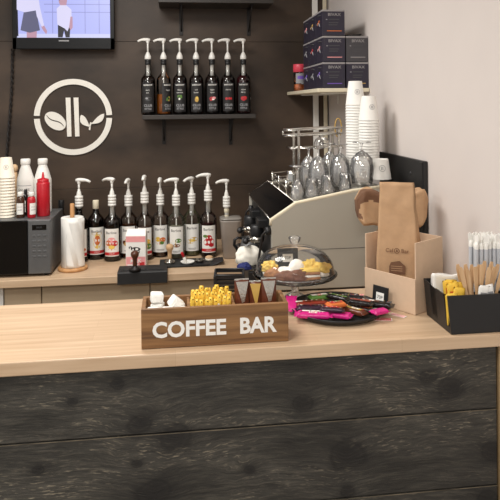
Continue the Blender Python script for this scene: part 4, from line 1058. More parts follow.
# things at the machine's front: steel pitcher, white cloth, blue cloth
DZ = ZK2 + .1695
p = at_y(251, 240, 2.72)
t = thing('milk_pitcher', 'steel milk pitcher with black handle in front of the machine', 'pitcher', (c1[0] - .050, 2.84, DZ)); t.scale = (1, 1, .78)
b = MB(); b.lathe([(0, 0), (.040, 0), (.044, .004), (.0345, .09), (0, .08)], M['silver'], n=32); b.build('body', t)
b = MB(); b.tube([(-.034, 0, .085), (-.055, -.01, .092), (-.068, -.01, .08), (-.07, -.01, .05), (-.055, -.005, .02), (-.042, 0, .02)], .007, M['black'], 10); b.build('handle', t)
def cloth(name, lab, px, py, Y, z, size, m, seed, yaw=0, amp=.25):
    p = at_y(px, py, Y); b = MB(); b.blob(size, M[m], (0, 0, size[2] * .6), rotz(yaw), amp, seed, 4, True, 2.4)
    return tag(b.build(name, None, (p.x, Y, z)), lab, 'cloth')
cloth('folded_cloth', 'bunched white cloth lying in front of the espresso machine', 249.5, 252, 2.64, DZ, (.062, .044, .049), 'cloth', 3, 0, .16)
cloth('cleaning_cloth', 'navy blue cloth below the white cloth at the machine front', 244, 262, 2.545, ZK2 + .1695, (.030, .022, .018), 'bluecloth', 5)

# ------------------------------------------------------------------ front counter things
ZT = ZC + 0.0006
# wooden COFFEE BAR box
SX0, SX1, SY, SDP, SH = -0.090, 0.309, 1.678, 0.118, 0.106
sg = thing('wooden_caddy', 'brown wooden box lettered in white, filled with sugar and coffee sticks', 'caddy', ((SX0 + SX1) / 2, SY, ZT))
W2 = (SX1 - SX0) / 2; T_ = 0.011
b = MB(); b.box((0, T_ / 2, SH / 2), (2 * W2, T_, SH), M['signwood'], .0015); fp = b.build('front_board', sg)
for word, pa_, pb_ in (('COFFEE', 152.4, 226.2), ('BAR', 240.2, 276.8)):
    b = MB(); b.text(word, 0.0535, M['white'], Matrix.Translation((0, -0.0004, 0.049)) @ UP, ext=0.0007, bold=0.0017)
    lt = b.build('lettering', fp)
    xa_, xb_ = at_y(pa_, 330, SY).x - (SX0 + SX1) / 2, at_y(pb_, 325, SY).x - (SX0 + SX1) / 2
    xs = [v.co.x for v in lt.data.vertices]; zs = [v.co.z for v in lt.data.vertices]
    for v in lt.data.vertices:
        v.co.x = xa_ + (v.co.x - min(xs)) * (xb_ - xa_) / (max(xs) - min(xs)); v.co.z = 0.0275 + (v.co.z - min(zs)) * 0.0435 / (max(zs) - min(zs))
b = MB(); b.box((0, SDP - T_ / 2, SH / 2), (2 * W2, T_, SH), M['signwood'], .0015); b.build('back_board', sg)
for sx in (-1, 1):
    b = MB(); b.box((sx * (W2 - T_ / 2), SDP / 2, SH / 2), (T_, SDP - 2 * T_ - .0004, SH), M['signwood'], .0015); b.build('end_board', sg)
b = MB(); b.box((0, SDP / 2, .004), (2 * W2 - 2 * T_, SDP - 2 * T_, .008), M['signwood']); b.build('base_board', sg)
def sgx(px): return at_y(px, 300, SY + SDP / 2).x - (SX0 + SX1) / 2
DV = [sgx(188.5), sgx(232.5)]
for dx in DV:
    b = MB(); b.box((dx, SDP / 2, SH / 2 - .002), (.008, SDP - 2 * T_ - .0004, SH - .004), M['signwood'], .001); b.build('divider', sg)
CX = [(-W2 + T_, DV[0] - .004), (DV[0] + .004, DV[1] - .004), (DV[1] + .004, W2 - T_)]
b = MB(); b.box(((CX[0][0] + CX[0][1]) / 2, SDP / 2, .040), (CX[0][1] - CX[0][0] - .001, SDP - 2 * T_ - .001, .062), M['palewood']); b.build('raised_floor', sg)
SGX = (SX0 + SX1) / 2
# white sugar lumps wrapped in paper
zf = ZT + .0718
def lump(x, y, z, s, rot, lab):
    b = MB(); b.box((0, 0, 0), (s, s * .92, s * .80), M['paper'], .005, None, 3, True)
    b.box((0, s * .465, 0), (s * .5, .003, s * .5), M['paper'], .001); b.box((0, -s * .465, 0), (s * .5, .003, s * .5), M['paper'], .001)
    return tag(b.build('sugar_lump', None, (x, y, z), rot), lab, 'sugar', 'wrapped sugar lumps in the wooden box')
cx0, cx1 = SGX + CX[0][0], SGX + CX[0][1]
lump(cx0 + .021, SY + .034, zf + .0135, .033, (0, 0, R(8)), 'wrapped white sugar lump in the front left corner of the box')
lump(cx0 + .031, SY + .072, zf + .0145, .035, (0, 0, R(-14)), 'wrapped white sugar lump under the topmost one at the left')
lump(cx0 + .029, SY + .070, zf + .0440, .034, (0, R(6), R(10)), 'topmost wrapped white sugar lump, stacked on another at the left')
lump(cx0 + .082, SY + .064, zf + .0265, .039, (0, R(40), R(12)), 'wrapped white sugar lump balanced on its edge like a diamond')
lump(cx0 + .058, SY + .031, zf + .0135, .032, (0, 0, R(-5)), 'wrapped white sugar lump lying at the middle of the front edge')
lump(cx0 + .097, SY + .030, zf + .0130, .031, (0, 0, R(20)), 'wrapped white sugar lump beside the divider to the yellow sticks')
# yellow sugar sticks, three upright rows
def stick(name, w, h, d, cols):
    b = MB(); n = 10
    def shell(sgn):
        def f(i, j):
            x = -w / 2 + w * i; z = h * j; e = min(1, 4 * min(i, 1 - i) + .0) * min(1, 9 * min(j, 1 - j))
            return Vector((x, sgn * d / 2 * e, z))
        return f
    b.grid(shell(-1), 8, 14, M[cols[0]]); b.grid(shell(1), 8, 14, M[cols[0]])
    bmesh.ops.remove_doubles(b.bm, verts=b.bm.verts[:], dist=1e-6)
    for (x0, x1, z0, z1, m) in cols[1]:
        b.box(((x0 + x1) / 2 * w, -d / 2 - .0003, (z0 + z1) / 2 * h), ((x1 - x0) * w, .0008, (z1 - z0) * h), M[m])
    return b
sx0, sx1 = SGX + CX[1][0], SGX + CX[1][1]
ys = stick('sugar_stick', .0138, .092, .0065, ('yellow', [(-.30, .05, .70, .745, 'icing'), (-.05, .14, .925, .950, 'ink'), (-.3, .3, .60, .64, 'orange'), (.0, .28, .80, .82, 'gold')]))
first = None
for r_ in range(3):
    for k in range(9):
        x = sx0 + .008 + (sx1 - sx0 - .016) * (k + (.0 if r_ != 1 else .3)) / 8.4; y = SY + .030 + r_ * .026
        z = ZT + .0085 + (.020, .028, .034)[r_] + rnd.uniform(-.006, .006)
        lab = 'yellow sugar stick, %s from the left in the %s row of the wooden box' % (ORD[k], ('front', 'middle', 'rear')[r_])
        rot = (rnd.uniform(-.05, .05), rnd.uniform(-.05, .05), rnd.uniform(-.25, .25))
        if first is None: first = tag(ys.build('sugar_stick', None, (x, y, z), rot), lab, 'sugar stick', 'yellow sugar sticks'); 
        else: dup(first, (x, y, z), rot, lab)
b = MB(); b.box(((CX[1][0] + CX[1][1]) / 2, SDP / 2, .016), (CX[1][1] - CX[1][0] - .001, SDP - 2 * T_ - .001, .0145), M['palewood']); b.build('raised_floor', sg)
# brown coffee sachets
def sachet(px, w, h, lab, yaw, lean, accent, y=SY + .055):
    x = at_y(px, 292, y).x
    t = thing('coffee_sachet', lab, 'sachet', (x, y, ZT + .0095), (lean, 0, yaw), 'brown coffee sachets in the wooden box')
    d = .014; b = MB()
    def shell(sgn):
        def f(i, j):
            e = min(1, 3.2 * min(i, 1 - i)) * min(1, 7 * min(j, 1 - j))
            wob = .0012 * math.sin(i * 17 + j * 23)
            return Vector((-w / 2 + w * i, sgn * d / 2 * e + wob * e, h * j))
        return f
    b.grid(shell(-1), 14, 22, M['brown']); b.grid(shell(1), 14, 22, M['brown'])
    bmesh.ops.remove_doubles(b.bm, verts=b.bm.verts[:], dist=1e-6); b.build('pouch', t)
    b = MB(); yf = -d / 2 - .0012
    b.prism([(-w * .42, h * .95), (w * .42, h * .95), (w * .14, h * .58), (-w * .04, h * .56)], .0008, M[accent], Matrix.Translation((0, yf + .0008, 0)) @ UP)
    b.prism([(-w * .20, h * .40), (w * .22, h * .44), (w * .30, h * .24), (-.12 * w, h * .22)], .0008, M['icing'], Matrix.Translation((0, yf + .0008, 0)) @ UP)
    b.box((0, yf + .0004, h * .50), (w * .5, .0008, h * .03), M['gold']); b.build('print', t)
    b = MB(); b.box((0, 0, h * .985), (w * .98, .0022, h * .03), M['foil'], .0004); b.box((0, 0, h * .012), (w * .98, .0022, h * .02), M['foil'], .0004); b.build('crimped_seal', t)
sachet(242.4, .042, .150, 'brown coffee sachet with dull silver wedge, leftmost of the three in the box', R(5), R(-4), 'foil')
sachet(255.4, .036, .142, 'brown coffee sachet with golden print between the two wider ones', R(-4), R(-2), 'gold', SY + .062)
sachet(269.0, .044, .150, 'brown coffee sachet with large silver wedge, rightmost of the three', R(2), R(-3), 'foil')

# black slotted basket behind
p = at_y(229.5, 280, 2.0)
t = thing('slotted_basket', 'black slotted plastic basket behind the brown coffee sachets', 'basket', (p.x, 2.0, ZT), (0, 0, R(-6)))
b = MB(); w, d, h = .092, .08, .108
for k in range(8):
    zz = .006 + k * (h - .012) / 7
    for (cx_, cy_, sx_, sy_) in ((0, -d / 2, w, .004), (0, d / 2, w, .004), (-w / 2, 0, .004, d), (w / 2, 0, .004, d)): b.box((cx_, cy_, zz), (sx_ + .004, sy_ + .004 if sy_ > .01 else sy_, .007), M['black'])
for sx in (-1, 1):
    for sy in (-1, 1): b.box((sx * w / 2, sy * d / 2, h / 2), (.008, .008, h), M['black'], .001)
b.box((0, 0, .003), (w, d, .005), M['black']); b.build('cage', t)
b = MB(); b.tube([(-w / 2, -d / 2, h), (w / 2, -d / 2, h), (w / 2, d / 2, h), (-w / 2, d / 2, h)], .004, M['black'], 8, closed=True); b.build('rim', t)

# ------------------------------------------------------------------ cake stand with glass dome
CK = Vector((0.402, 2.055, ZT)); PR, PZ = .142, .078
ck = thing('cake_stand', 'glass footed cake stand carrying assorted pastries', 'cake stand', CK)
b = MB(); b.lathe([(0, PZ - .002), (.03, PZ - .003), (PR * .97, PZ - .002), (PR, PZ + .002), (PR, PZ + .006), (PR * .97, PZ + .005), (PR * .9, PZ + .0025), (0, PZ + .0025)], M['glass'], n=64); b.build('plate', ck)
b = MB(); b.lathe([(0, 0), (.036, 0), (.037, .003), (.028, .010), (.013, .02), (.011, .045), (.016, .065), (.034, PZ - .0035), (0, PZ - .0035)], M['winglass'], n=36); b.build('pedestal', ck)
dm = thing('glass_dome', 'clear glass dome with knob covering the pastries', 'dome', CK + Vector((0, 0, PZ + .0065)))
DR, DH = .132, .088
b = MB(); prof = [(DR * math.cos(a) ** .82 if a < PI / 2 else 0, DH * math.sin(a) ** .95) for a in [PI / 2 * k / 18 for k in range(19)]]
prof = [(DR, 0), (DR + .002, .001)] + [(max(r_, 0), z_ + .002) for r_, z_ in prof[1:]]
b.lathe(prof, M['domeglass'], n=64); b.build('shell', dm)
b = MB(); b.tube([(DR * math.cos(2 * PI * q / 64), DR * math.sin(2 * PI * q / 64), .003) for q in range(64)], .0022, M['winglass'], 8, closed=True); b.build('rolled_rim', dm)
b = MB(); b.lathe([(.010, DH + .001), (.009, DH + .006), (.012, DH + .010), (.019, DH + .020), (.021, DH + .028), (.017, DH + .033), (0, DH + .034)], M['winglass'], n=32); b.build('knob', dm)
PT = CK.z + PZ + .0032
def onplate(px, py): p = at_z(px, py, PT + .012); return p.x, p.y
def inside(x, y, rad):
    v = Vector((x - CK.x, y - CK.y)); lim = DR - rad - .012
    if v.length > lim: v = v.normalized() * lim
    return CK.x + v.x, CK.y + v.y
def pastry(px, py, size, m, lab, seed, amp=.2, z=0, yaw=0, topm=None, cat='pastry', freq=2.0):
    x, y = inside(*onplate(px, py), max(size[:2])); t = thing('pastry', lab, cat, (x, y, PT + z), (0, 0, yaw), 'pastries under the glass dome')
    b = MB(); b.blob(size, M[m], (0, 0, size[2] * .6), None, amp, seed, 4, True, freq); b.build('dough', t)
    if topm:
        b = MB(); b.blob((size[0] * .7, size[1] * .7, size[2] * .45), M[topm], (0, 0, size[2] * 1.45), None, .25, seed + 3, 3, True, 3); b.build('topping', t)
    return t
def wedge(px, py, w, h, yaw, lab, seed, z=0):
    x, y = inside(*onplate(px, py), w * .5); t = thing('pastry', lab, 'pastry', (x, y, PT + z), (0, 0, yaw), 'pastries under the glass dome')
    b = MB(); b.blob((w * .50, w * .32, h * .40), M['cheese'], (0, 0, h * .44), rotx(R(-12)), .55, seed, 4, True, 2.6)
    b.build('dough', t)
    b = MB(); b.blob((w * .46, w * .34, h * .20), M['icing'], (0, -w * .02, h * .12), None, .2, seed + 5, 3, True, 2); b.build('filling', t)
pastry(262, 276.5, (.040, .024, .019), 'cookie', 'golden oblong pastry at the far left under the dome', 1, .2, 0, R(15))
pastry(280, 279.8, (.036, .024, .017), 'cocoa', 'brown crumbly pastry at the front left under the dome', 2, .3, 0, R(-5))
pastry(299.5, 280.2, (.034, .026, .021), 'cocoa', 'darker brown crumbly pastry at the front middle under the dome', 9, .35, 0, R(10))
for k in range(2):
    x, y = inside(*onplate(318, 278.5), .036); t = thing('pastry', ('lower', 'upper')[k] + ' of two pale layered slices stacked at the front right under the dome', 'pastry', (x, y, PT + k * .0172), (0, 0, R(8 - 10 * k)), 'pastries under the glass dome')
    b = MB(); b.box((0, 0, .0045), (.064, .036, .009), M['cookie'], .003, None, 2, True); b.build('dough', t)
    b = MB(); b.box((0, 0, .0125), (.060, .034, .007), M['icing' if k == 0 else 'cheese'], .002, None, 2, True); b.build('filling', t)
wedge(270, 271.0, .056, .054, R(-15), 'yellow wedge pastry at the left rear under the dome', 3)
pastry(285, 273.5, (.032, .022, .022), 'icing', 'smaller white iced pastry left of the round white one', 7, .15)
pastry(297, 271.5, (.030, .022, .033), 'icing', 'round white iced pastry in the middle under the dome', 4, .08)
wedge(310.0, 271.2, .056, .060, R(10), 'yellow wedge pastry right of the round white one', 5)
wedge(324.8, 272.5, .054, .054, R(-12), 'yellow wedge pastry at the right rear under the dome', 6)
def price_tag(x, y, z, w, h, yaw, lab, lean=R(-8), txt='79'):
    t = thing('price_tag', lab, 'price tag', (x, y, z), (lean, 0, yaw), 'black price tags')
    b = MB(); b.box((0, 0, h / 2), (w, .004, h), M['black'], .001); b.box((0, .012, .002), (w * .8, .024, .004), M['black'], .001); b.build('holder', t)
    b = MB(); b.box((0, -.0022, h * .50), (w * .50, .0008, h * .42), M['paper']); b.text(txt, h * .22, M['ink'], Matrix.Translation((0, -.003, h * .5)) @ UP, ext=.0001); b.build('price_card', t)
p = at_y(288.5, 262, 2.115); price_tag(p.x, 2.13, PT + .0015, .072, .066, R(-3), 'black price tag standing among the pastries under the dome', 0, '70P')

# ------------------------------------------------------------------ round tray of chocolate bars
TC = Vector((0.503, 1.898, ZT)); TR = .146
tr_ = thing('round_tray', 'round black tray heaped with wrapped chocolate bars', 'tray', TC)
b = MB(); b.lathe([(0, .0), (TR * .88, 0), (TR * .97, .008), (TR, .017), (TR * .985, .0185), (TR * .95, .011), (TR * .87, .0045), (0, .0045)], M['black'], n=72); b.build('dish', tr_)
TZ = TC.z + .0050
def bar(px, py, L, w, h, yaw, z, m, lab, bands=(), tilt=0.0, roll=0.0, off=0):
    p = at_z(px, py, TZ + z + h / 2)
    t = thing('chocolate_bar', lab, 'chocolate bar', (p.x, p.y, TZ + z + h / 2), (roll, tilt, R(yaw)), 'chocolate bars on the black tray')
    w *= 1.16; h *= .86; sd = px * .37
    b = MB(); n = 40; nc = 20; e = .13
    def f(i, j):
        x = -L / 2 + L * i; a = 2 * PI * j; q = min(i, 1 - i) / e
        k = 1.0 if q >= 1 else (.07 if q < .45 else .07 + .93 * math.sin((q - .45) / .55 * PI / 2))
        ww = w / 2 * (1.10 if q < .45 else 1.0)
        c_, s_ = math.cos(a), math.sin(a)
        if i in (0, 1): x += math.copysign(.0022, x) * (1 if int(j * nc) % 2 else -1)
        wob = 1 + .05 * math.sin(i * 41 + sd + j * 9) * math.sin(i * 17 + sd * 3)
        return Vector((x, ww * math.copysign(abs(c_) ** .55, c_) * (1 + .02 * math.sin(i * 37 + sd)), h / 2 * k * math.copysign(abs(s_) ** .6, s_) * wob))
    b.grid(f, n, nc, M[m]); bmesh.ops.remove_doubles(b.bm, verts=b.bm.verts[:], dist=1e-6); b.build('wrapper', t)
    for (x0, x1, y0, y1, bm_, tx) in bands:
        b = MB()
        def g(i, j):
            x = (x0 + (x1 - x0) * i) * L; y = (y0 + (y1 - y0) * j) * w
            q = min(1, abs(y) / (w / 2)); return Vector((x, y, h / 2 * max(.2, (1 - q ** 2.6)) ** .35 * 1.03 + .0010))
        b.grid(g, 8, 6, M[bm_])
        if tx: b.text(tx, w * .42, M['icing' if bm_ not in ('icing', 'paper', 'foil') else 'pink'], Matrix.Translation(((x0 + x1) / 2 * L, (y0 + y1) / 2 * w, h / 2 + .0016)), ext=.0002, bold=.0004)
        b.build('printed_band', t)
    rr = random.Random(int(px * 13 + py * 7))
    if bands:
        b = MB()
        for q in range(14):
            u, v = rr.uniform(-.38, .36), rr.uniform(-.24, .24); su, sv = rr.uniform(.015, .05), rr.uniform(.03, .09)
            zt_ = h / 2 * max(.3, (1 - (abs(v) * 2) ** 2.6)) ** .35 * 1.05 + .0012
            b.box((u * L, v * w, zt_), (su * L, sv * w, .0008), M[rr.choice(['icing', 'gold', 'redprint', 'foil', 'ink', 'orange' if q % 2 else 'icing'])], 0, rotz(rr.uniform(-.6, .6)))
        b.build('printed_marks', t)
    return t
# lower layer
bar(313.5, 314.6, .114, .036, .020, -14, 0.004, 'pink', 'large magenta bar lying along the front left rim of the tray', [(-.30, .30, .02, .38, 'icing', ''), (-.30, .28, -.42, -.05, 'pink', 'ICE')])
bar(341.0, 315.0, .068, .032, .018, -30, 0.001, 'pink', 'short magenta bar at the middle of the front rim of the tray', [(-.2, .25, -.2, .25, 'pink', '')])
bar(354.0, 311.0, .090, .026, .020, -50, 0.002, 'brown', 'brown bar with cream picture beside the short magenta bar', [(-.32, .30, -.22, .28, 'gold', ''), (-.1, .2, -.1, .2, 'icing', '')])
bar(364.0, 309.5, .095, .027, .020, -43, 0.004, 'wrapblack', 'dark bar with red picture at the right front of the tray', [(-.36, .28, -.25, .30, 'redbrown', ''), (.30, .44, -.3, .3, 'foil', '')])
bar(379.5, 311.5, .056, .026, .016, 20, 0.012, 'pink', 'small magenta bar at the right rim of the tray')
bar(312.0, 308.0, .105, .024, .018, -6, 0.006, 'purple', 'dark purple bar behind the large magenta bar', [(-.35, .35, -.1, .25, 'purple', '')])
bar(311.0, 303.2, .112, .026, .018, 3, 0.010, 'redbrown', 'red-brown bar lying across the left side of the tray', [(-.40, .35, -.25, .25, 'brown', ''), (-.45, -.25, -.2, .2, 'icing', '')])
bar(336.0, 304.5, .062, .030, .018, 12, 0.022, 'orange', 'orange printed bar in the middle of the tray', [(-.3, .3, -.2, .2, 'redprint', ''), (-.1, .25, -.1, .25, 'green', '')], 0, 0)
bar(319.0, 297.0, .070, .028, .018, 10, 0.018, 'green', 'green and white wrapped bar at the rear left of the tray', [(-.38, .38, -.2, .3, 'icing', ''), (-.1, .1, -.3, .2, 'redprint', '')])
bar(338.0, 297.5, .080, .022, .016, -48, 0.026, 'wrapblack', 'thin black bar with green stripe pointing to the rear of the tray', [(-.45, .4, -.1, .2, 'green', '')])
bar(352.5, 297.5, .085, .032, .020, -12, 0.012, 'wrapblack', 'wide black bar with pink tip at the rear right of the tray', [(-.1, .2, -.25, .25, 'purple', ''), (.25, .42, -.2, .25, 'pinkpale', '')])
bar(376.0, 304.0, .110, .030, .022, -28, 0.014, 'wrapblack', 'long black bar with grey end overhanging the right rim of the tray', [(-.40, .10, -.2, .25, 'brown', ''), (.30, .44, -.28, .28, 'greydark', ''), (-.2, -.05, -.1, .2, 'icing', '')])
bar(360.5, 302.5, .080, .026, .018, -34, 0.024, 'wrapblack', 'black bar with dark red stripe lying over the others at the right', [(-.4, .4, -.22, .22, 'redbrown', '')])
bar(332.0, 309.5, .075, .024, .016, -20, 0.018, 'purple', 'short dark bar below the orange one', [(-.3, .3, -.1, .2, 'redprint', '')])
bar(291.3, 303.5, .070, .030, .014, 78, 0.014, 'pink', 'magenta bar leaning upright at the left rim of the tray', (), R(-24))

# ------------------------------------------------------------------ cardboard display box with kraft bags
K0, K1 = Vector((.624, 1.990)), Vector((.731, 1.824)); kd = (K1 - K0).normalized(); kn = Vector((-kd.y, kd.x)); kn = kn if kn.y > 0 else -kn
KL, KD = (K1 - K0).length, .150
ang = math.atan2(kd.y, kd.x)
kb = thing('cardboard_box', 'beige cardboard display box with one low side, holding a kraft bag', 'box', (K0.x, K0.y, ZT), (0, 0, ang))
th = .004
def wallp(c, s, nm):
    b = MB(); b.box(c, s, M['board'], .0008); b.build(nm, kb)
wallp((KL / 2, th / 2, .0545), (KL, th, .109), 'low_front')
wallp((KL - th / 2, KD / 2 + th / 2, .110), (th, KD - th, .220), 'high_side')
wallp((th / 2, KD / 2 + th / 2, .110), (th, KD - th, .220), 'high_side')
wallp((KL / 2, KD - th / 2, .110), (KL - 2 * th - .0004, th, .220), 'high_back')
wallp((KL / 2, KD / 2, .002), (KL - 2 * th - .0004, KD - 2 * th - .0004, .004), 'base')
def kraft_bag(name, lab, loc, rot, w, d, h, group=None, printed=True, pinch=.012, crush=.004, seed=1, fold=0.0):
    t = thing(name, lab, 'paper bag', loc, rot, group); b = MB(); from mathutils import noise
    N, MZ = 56, 30
    rings = []
    for j in range(MZ + 1):
        v = j / MZ; z = h * v
        k = 1.0 if v < .38 else 1 - ((v - .38) / .62) ** 1.1
        dd = pinch + (d - pinch) * k; ww = w * (1 - .17 * (1 - k)); ring = []
        for i in range(N):
            u = i / N * 4; s_ = int(u); f = u - s_
            x, y = ((-.5 + f, -.5), (.5, -.5 + f), (.5 - f, .5), (-.5, .5 - f))[s_]
            X = x * ww; Y = y * dd
            if s_ in (1, 3): X -= math.copysign(1, x) * (1 - k) * .042 * (1 - abs(2 * f - 1)) * min(1, w / .11)
            n_ = (noise.noise(Vector((X * 25 + seed * 5, Y * 25, z * 18))) + .8 * noise.noise(Vector((X * 9 + seed, 3.3, z * 7 + X * 12)))) * crush * (.4 + 1.0 * v)
            ring.append(Vector((X + n_ * .5, Y + n_ + fold * max(0, v - .8) * h, z)))
        rings.append(ring)
    loft(b, rings, M['kraft'], True); o = b.build('paper_body', t)
    if printed:
        pr_ = MB(); zl_ = h * .435
        pr_.text('Caf', .018, M['kraftprint'], Matrix.Translation((-.024, -d / 2 - .0052, zl_)) @ UP); pr_.text('Bar', .018, M['kraftprint'], Matrix.Translation((.026, -d / 2 - .0052, zl_)) @ UP)
        ring = [(.009 * math.cos(2 * PI * q / 18), .009 * math.sin(2 * PI * q / 18)) for q in range(18)]
        for q in range(18):
            a, c = ring[q], ring[(q + 1) % 18]
            pr_.prism([a, c, (c[0] * .75, c[1] * .75), (a[0] * .75, a[1] * .75)], .0004, M['kraftprint'], Matrix.Translation((0, -d / 2 - .0048, zl_)) @ UP)
        pr_.prism([(-.004, -.003), (.004, -.003), (.0, .006)], .0004, M['kraftprint'], Matrix.Translation((0, -d / 2 - .0048, zl_)) @ UP)
        pr_.build('brown_print', t); pr_ = MB()
        pr_.prism([(-.022, -.022), (.028, -.022), (.030, .004), (.012, .020), (-.016, .014), (-.022, .0)], .0004, M['kraftprint'], Matrix.Translation((-.004, -d / 2 - .0048, h * .30)) @ UP)
        for q in range(3): pr_.box((-.002, -d / 2 - .0054, h * .30 - .012 + q * .007), (.036, .0004, .0016), M['kraft'])
        pr_.build('printed_picture', t)
    return t
cxy = K0 + kd * KL * .5 + kn * (KD * .5)
kraft_bag('kraft_bag', 'tall kraft paper bag with brown print standing in the cardboard box', (cxy.x - .014 * kd.x, cxy.y - .014 * kd.y, ZT + .0055), (0, R(-1.0), R(-30)), .134, .058, .385, 'kraft paper bags', True, .010, .0042, 2)
# two more bags behind the box
from mathutils import noise
t = thing('kraft_bag', 'upright round-topped kraft bag behind the cardboard box, mostly hidden by it', 'paper bag', (.832, 2.255, ZB + .0006), (0, 0, R(-4)), 'kraft paper bags')
b = MB(); rings = []; N = 40
for j in range(31):
    v = j / 30; z = .385 * math.sin(v * PI / 2) ** .8; k = math.cos(v * PI / 2) ** .45 if v < 1 else 0.02; k = max(k, .02)
    rings.append([Vector((.122 * k * math.copysign(abs(math.cos(2 * PI * i / N)) ** .6, math.cos(2 * PI * i / N)) + noise.noise(Vector((i * .5, v * 7, 3))) * .003, .06 * max(k, .1) * math.copysign(abs(math.sin(2 * PI * i / N)) ** .6, math.sin(2 * PI * i / N)), z)) for i in range(N)])
loft(b, rings, M['kraft'], True); b.build('paper_body', t)
b = MB(); b.tube([Vector((.112 * math.cos(PI * q / 24) ** 1 if False else .112 * math.copysign(abs(math.cos(PI * q / 24)) ** .6, math.cos(PI * q / 24)), -.046, .20 + .165 * math.sin(PI * q / 24) ** .7)) for q in range(25)], .004, M['board'], 8); b.build('stitched_edge', t)
t = thing('kraft_bag', 'crumpled kraft bag lying across behind the tall printed bag', 'paper bag', (.812, 2.262, ZB + .3900), (0, R(2), R(-5)), 'kraft paper bags')
b = MB(); rings = []; N = 72
for j in range(73):
    v = j / 72; x = -.132 + .264 * v; e = min(1, min(v + .035, 1.03 - v) * 9) ** .5; ring = []
    hh_ = .064 + .006 * math.sin(v * 9)
    for i in range(N):
        a = 2 * PI * i / N; c_, s_ = math.cos(a), math.sin(a)
        n_ = noise.noise(Vector((x * 26, c_ * 1.8, s_ * 1.8))) * .010
        ring.append(Vector((x + .006 * s_ * (1 if v > .5 else -1), (.046 * e + n_) * math.copysign(abs(c_) ** .5, c_), max(.0, hh_ + (hh_ * e + n_) * math.copysign(abs(s_) ** .42, s_) * (1.0 + (.10 * (v - .5) if s_ > 0 else 0))))))
    rings.append(ring)
loft(b, rings, M['kraft'], True); body_ = b.build('paper_body', t)
# darker printed patch on its left end: faces of the bag itself
b = None; me = body_.data; me.materials.append(M['kraftprint'])
for f in me.polygons:
    c = f.center
    u, v = (c.x + .085) / .045, (c.z - .062) / .050
    rr = math.hypot(u, v)
    nn = noise.noise(c * 40) * .18
    if c.y < 0 and ((c.z > .096 + nn * .05 and c.x < -.02) or (c.x < -.085 and rr > .9 + nn and c.z > .03) or (abs(u - 1.35) < .16 and -.25 < v < .2)) : f.material_index = 1

q = K0 + kd * KL * .43 - kn * .031
price_tag(q.x, q.y, ZT + .0012, .060, .068, ang, 'black price tag leaning against the cardboard box beside the tray', R(-7), '70P')
# printed paper slips on the counter
def slip(px, py, w, h, yaw, lab, m1):
    p = at_z(px, py, ZC); t = thing('paper_slip', lab, 'paper', (p.x, p.y, ZC + .0004), (0, 0, R(yaw)), 'paper slips on the oak counter')
    b = MB(); b.box((0, 0, .0003), (w, h, .0006), M['paper']); b.build('sheet', t)
    b = MB()
    for k in range(4): b.box((0, -h * .38 + k * h * .25, .0008), (w * .92, h * .13, .0004), M[m1])
    b.build('printed_stripes', t)
slip(398, 315.5, .050, .020, -50, 'pink striped paper slip on the counter below the price tag', 'pinkpale')
slip(382, 319.5, .060, .024, -14, 'red and white striped paper slip in front of the chocolate tray', 'redprint')

# ------------------------------------------------------------------ black organizer
OX0, OX1, OY0, OY1, OH = .768, .992, 1.656, 1.824, .108
og = thing('bar_organizer', 'black plastic organizer with napkins, stirrers and straws by the right wall', 'organizer', (OX0, OY0, ZT))
OW, OD = OX1 - OX0, OY1 - OY0; wt = .004; lean = .010
def panel(nm, pts, d):
    """flat-sided wall: outline pts (3D), thickness vector d"""
    t = bmesh.new(); a = [t.verts.new(q) for q in pts]; c = [t.verts.new(Vector(q) + Vector(d)) for q in pts]; n = len(a)
    t.faces.new(a); t.faces.new(list(reversed(c)))
    for k in range(n): t.faces.new((a[k], c[k], c[(k + 1) % n], a[(k + 1) % n]))
    bmesh.ops.triangulate(t, faces=[f for f in t.faces if len(f.verts) > 4])
    b = MB(); b.merge(t, M['black']); return b.build(nm, og)
lo = lambda z: -lean * z / OH
panel('front_wall', [(0, 0, 0), (OW, 0, 0), (OW, 0, OH), (lo(OH), 0, OH)], (0, wt, 0))
panel('back_wall', [(0, OD - wt, 0), (OW, OD - wt, 0), (OW, OD - wt, OH + .004), (lo(OH), OD - wt, OH + .004)], (0, wt, 0))
panel('right_wall', [(OW - wt, wt, 0), (OW - wt, OD - wt, 0), (OW - wt, OD - wt, OH), (OW - wt, wt, OH)], (wt, 0, 0))
side_o = [(wt, 0), (OD - wt, 0), (OD - wt, OH + .003), (.122, OH), (.120, .018), (.086, .018), (.084, OH - .002), (.028, OH - .002), (.026, .018), (wt, .018)]
panel('slotted_side', [(lo(z), y, z) for y, z in side_o], (wt, 0, 0))
b = MB(); b.box((OW / 2, OD / 2, .002), (OW - wt, OD - 2 * wt, .004), M['black']); b.build('base', og)
b = MB(); b.box((OW / 2, .076, .048), (OW - 3 * wt, .003, .088), M['black']); b.build('divider', og)
for xx, y0, y1 in ((.049, wt, .074), (.150, wt, .074), (.098, .078, OD - wt)):
    b = MB(); b.box((xx, (y0 + y1) / 2, .048), (.003, y1 - y0 - .001, .088), M['black']); b.build('divider', og)
def og_at(x, y, z): return Vector((OX0 + x, OY0 + y, ZT + z))
# napkins
for k in range(5):
    b = MB(); n_ = .003
    def nap(i, j, k=k): return Vector((-.040 + .080 * i - (.012 * j * (1 - i) if k == 4 else 0), n_ * math.sin(i * 3 + k) * .4 - .012 * max(0, j - .72) * (1 + .1 * k), .122 * j + .004 * math.sin(i * 5 + k * 2) * j))
    b.grid(nap, 10, 14, M['paper'], thick=.0075)
    tag(b.build('folded_napkin', None, og_at(.039 if k == 4 else .048, .158 - k * .0135, .0045 if k < 4 else .021), (0, 0, 0)), 'folded white paper napkin filed upright in the black organizer', 'napkin', 'napkins in the black organizer')
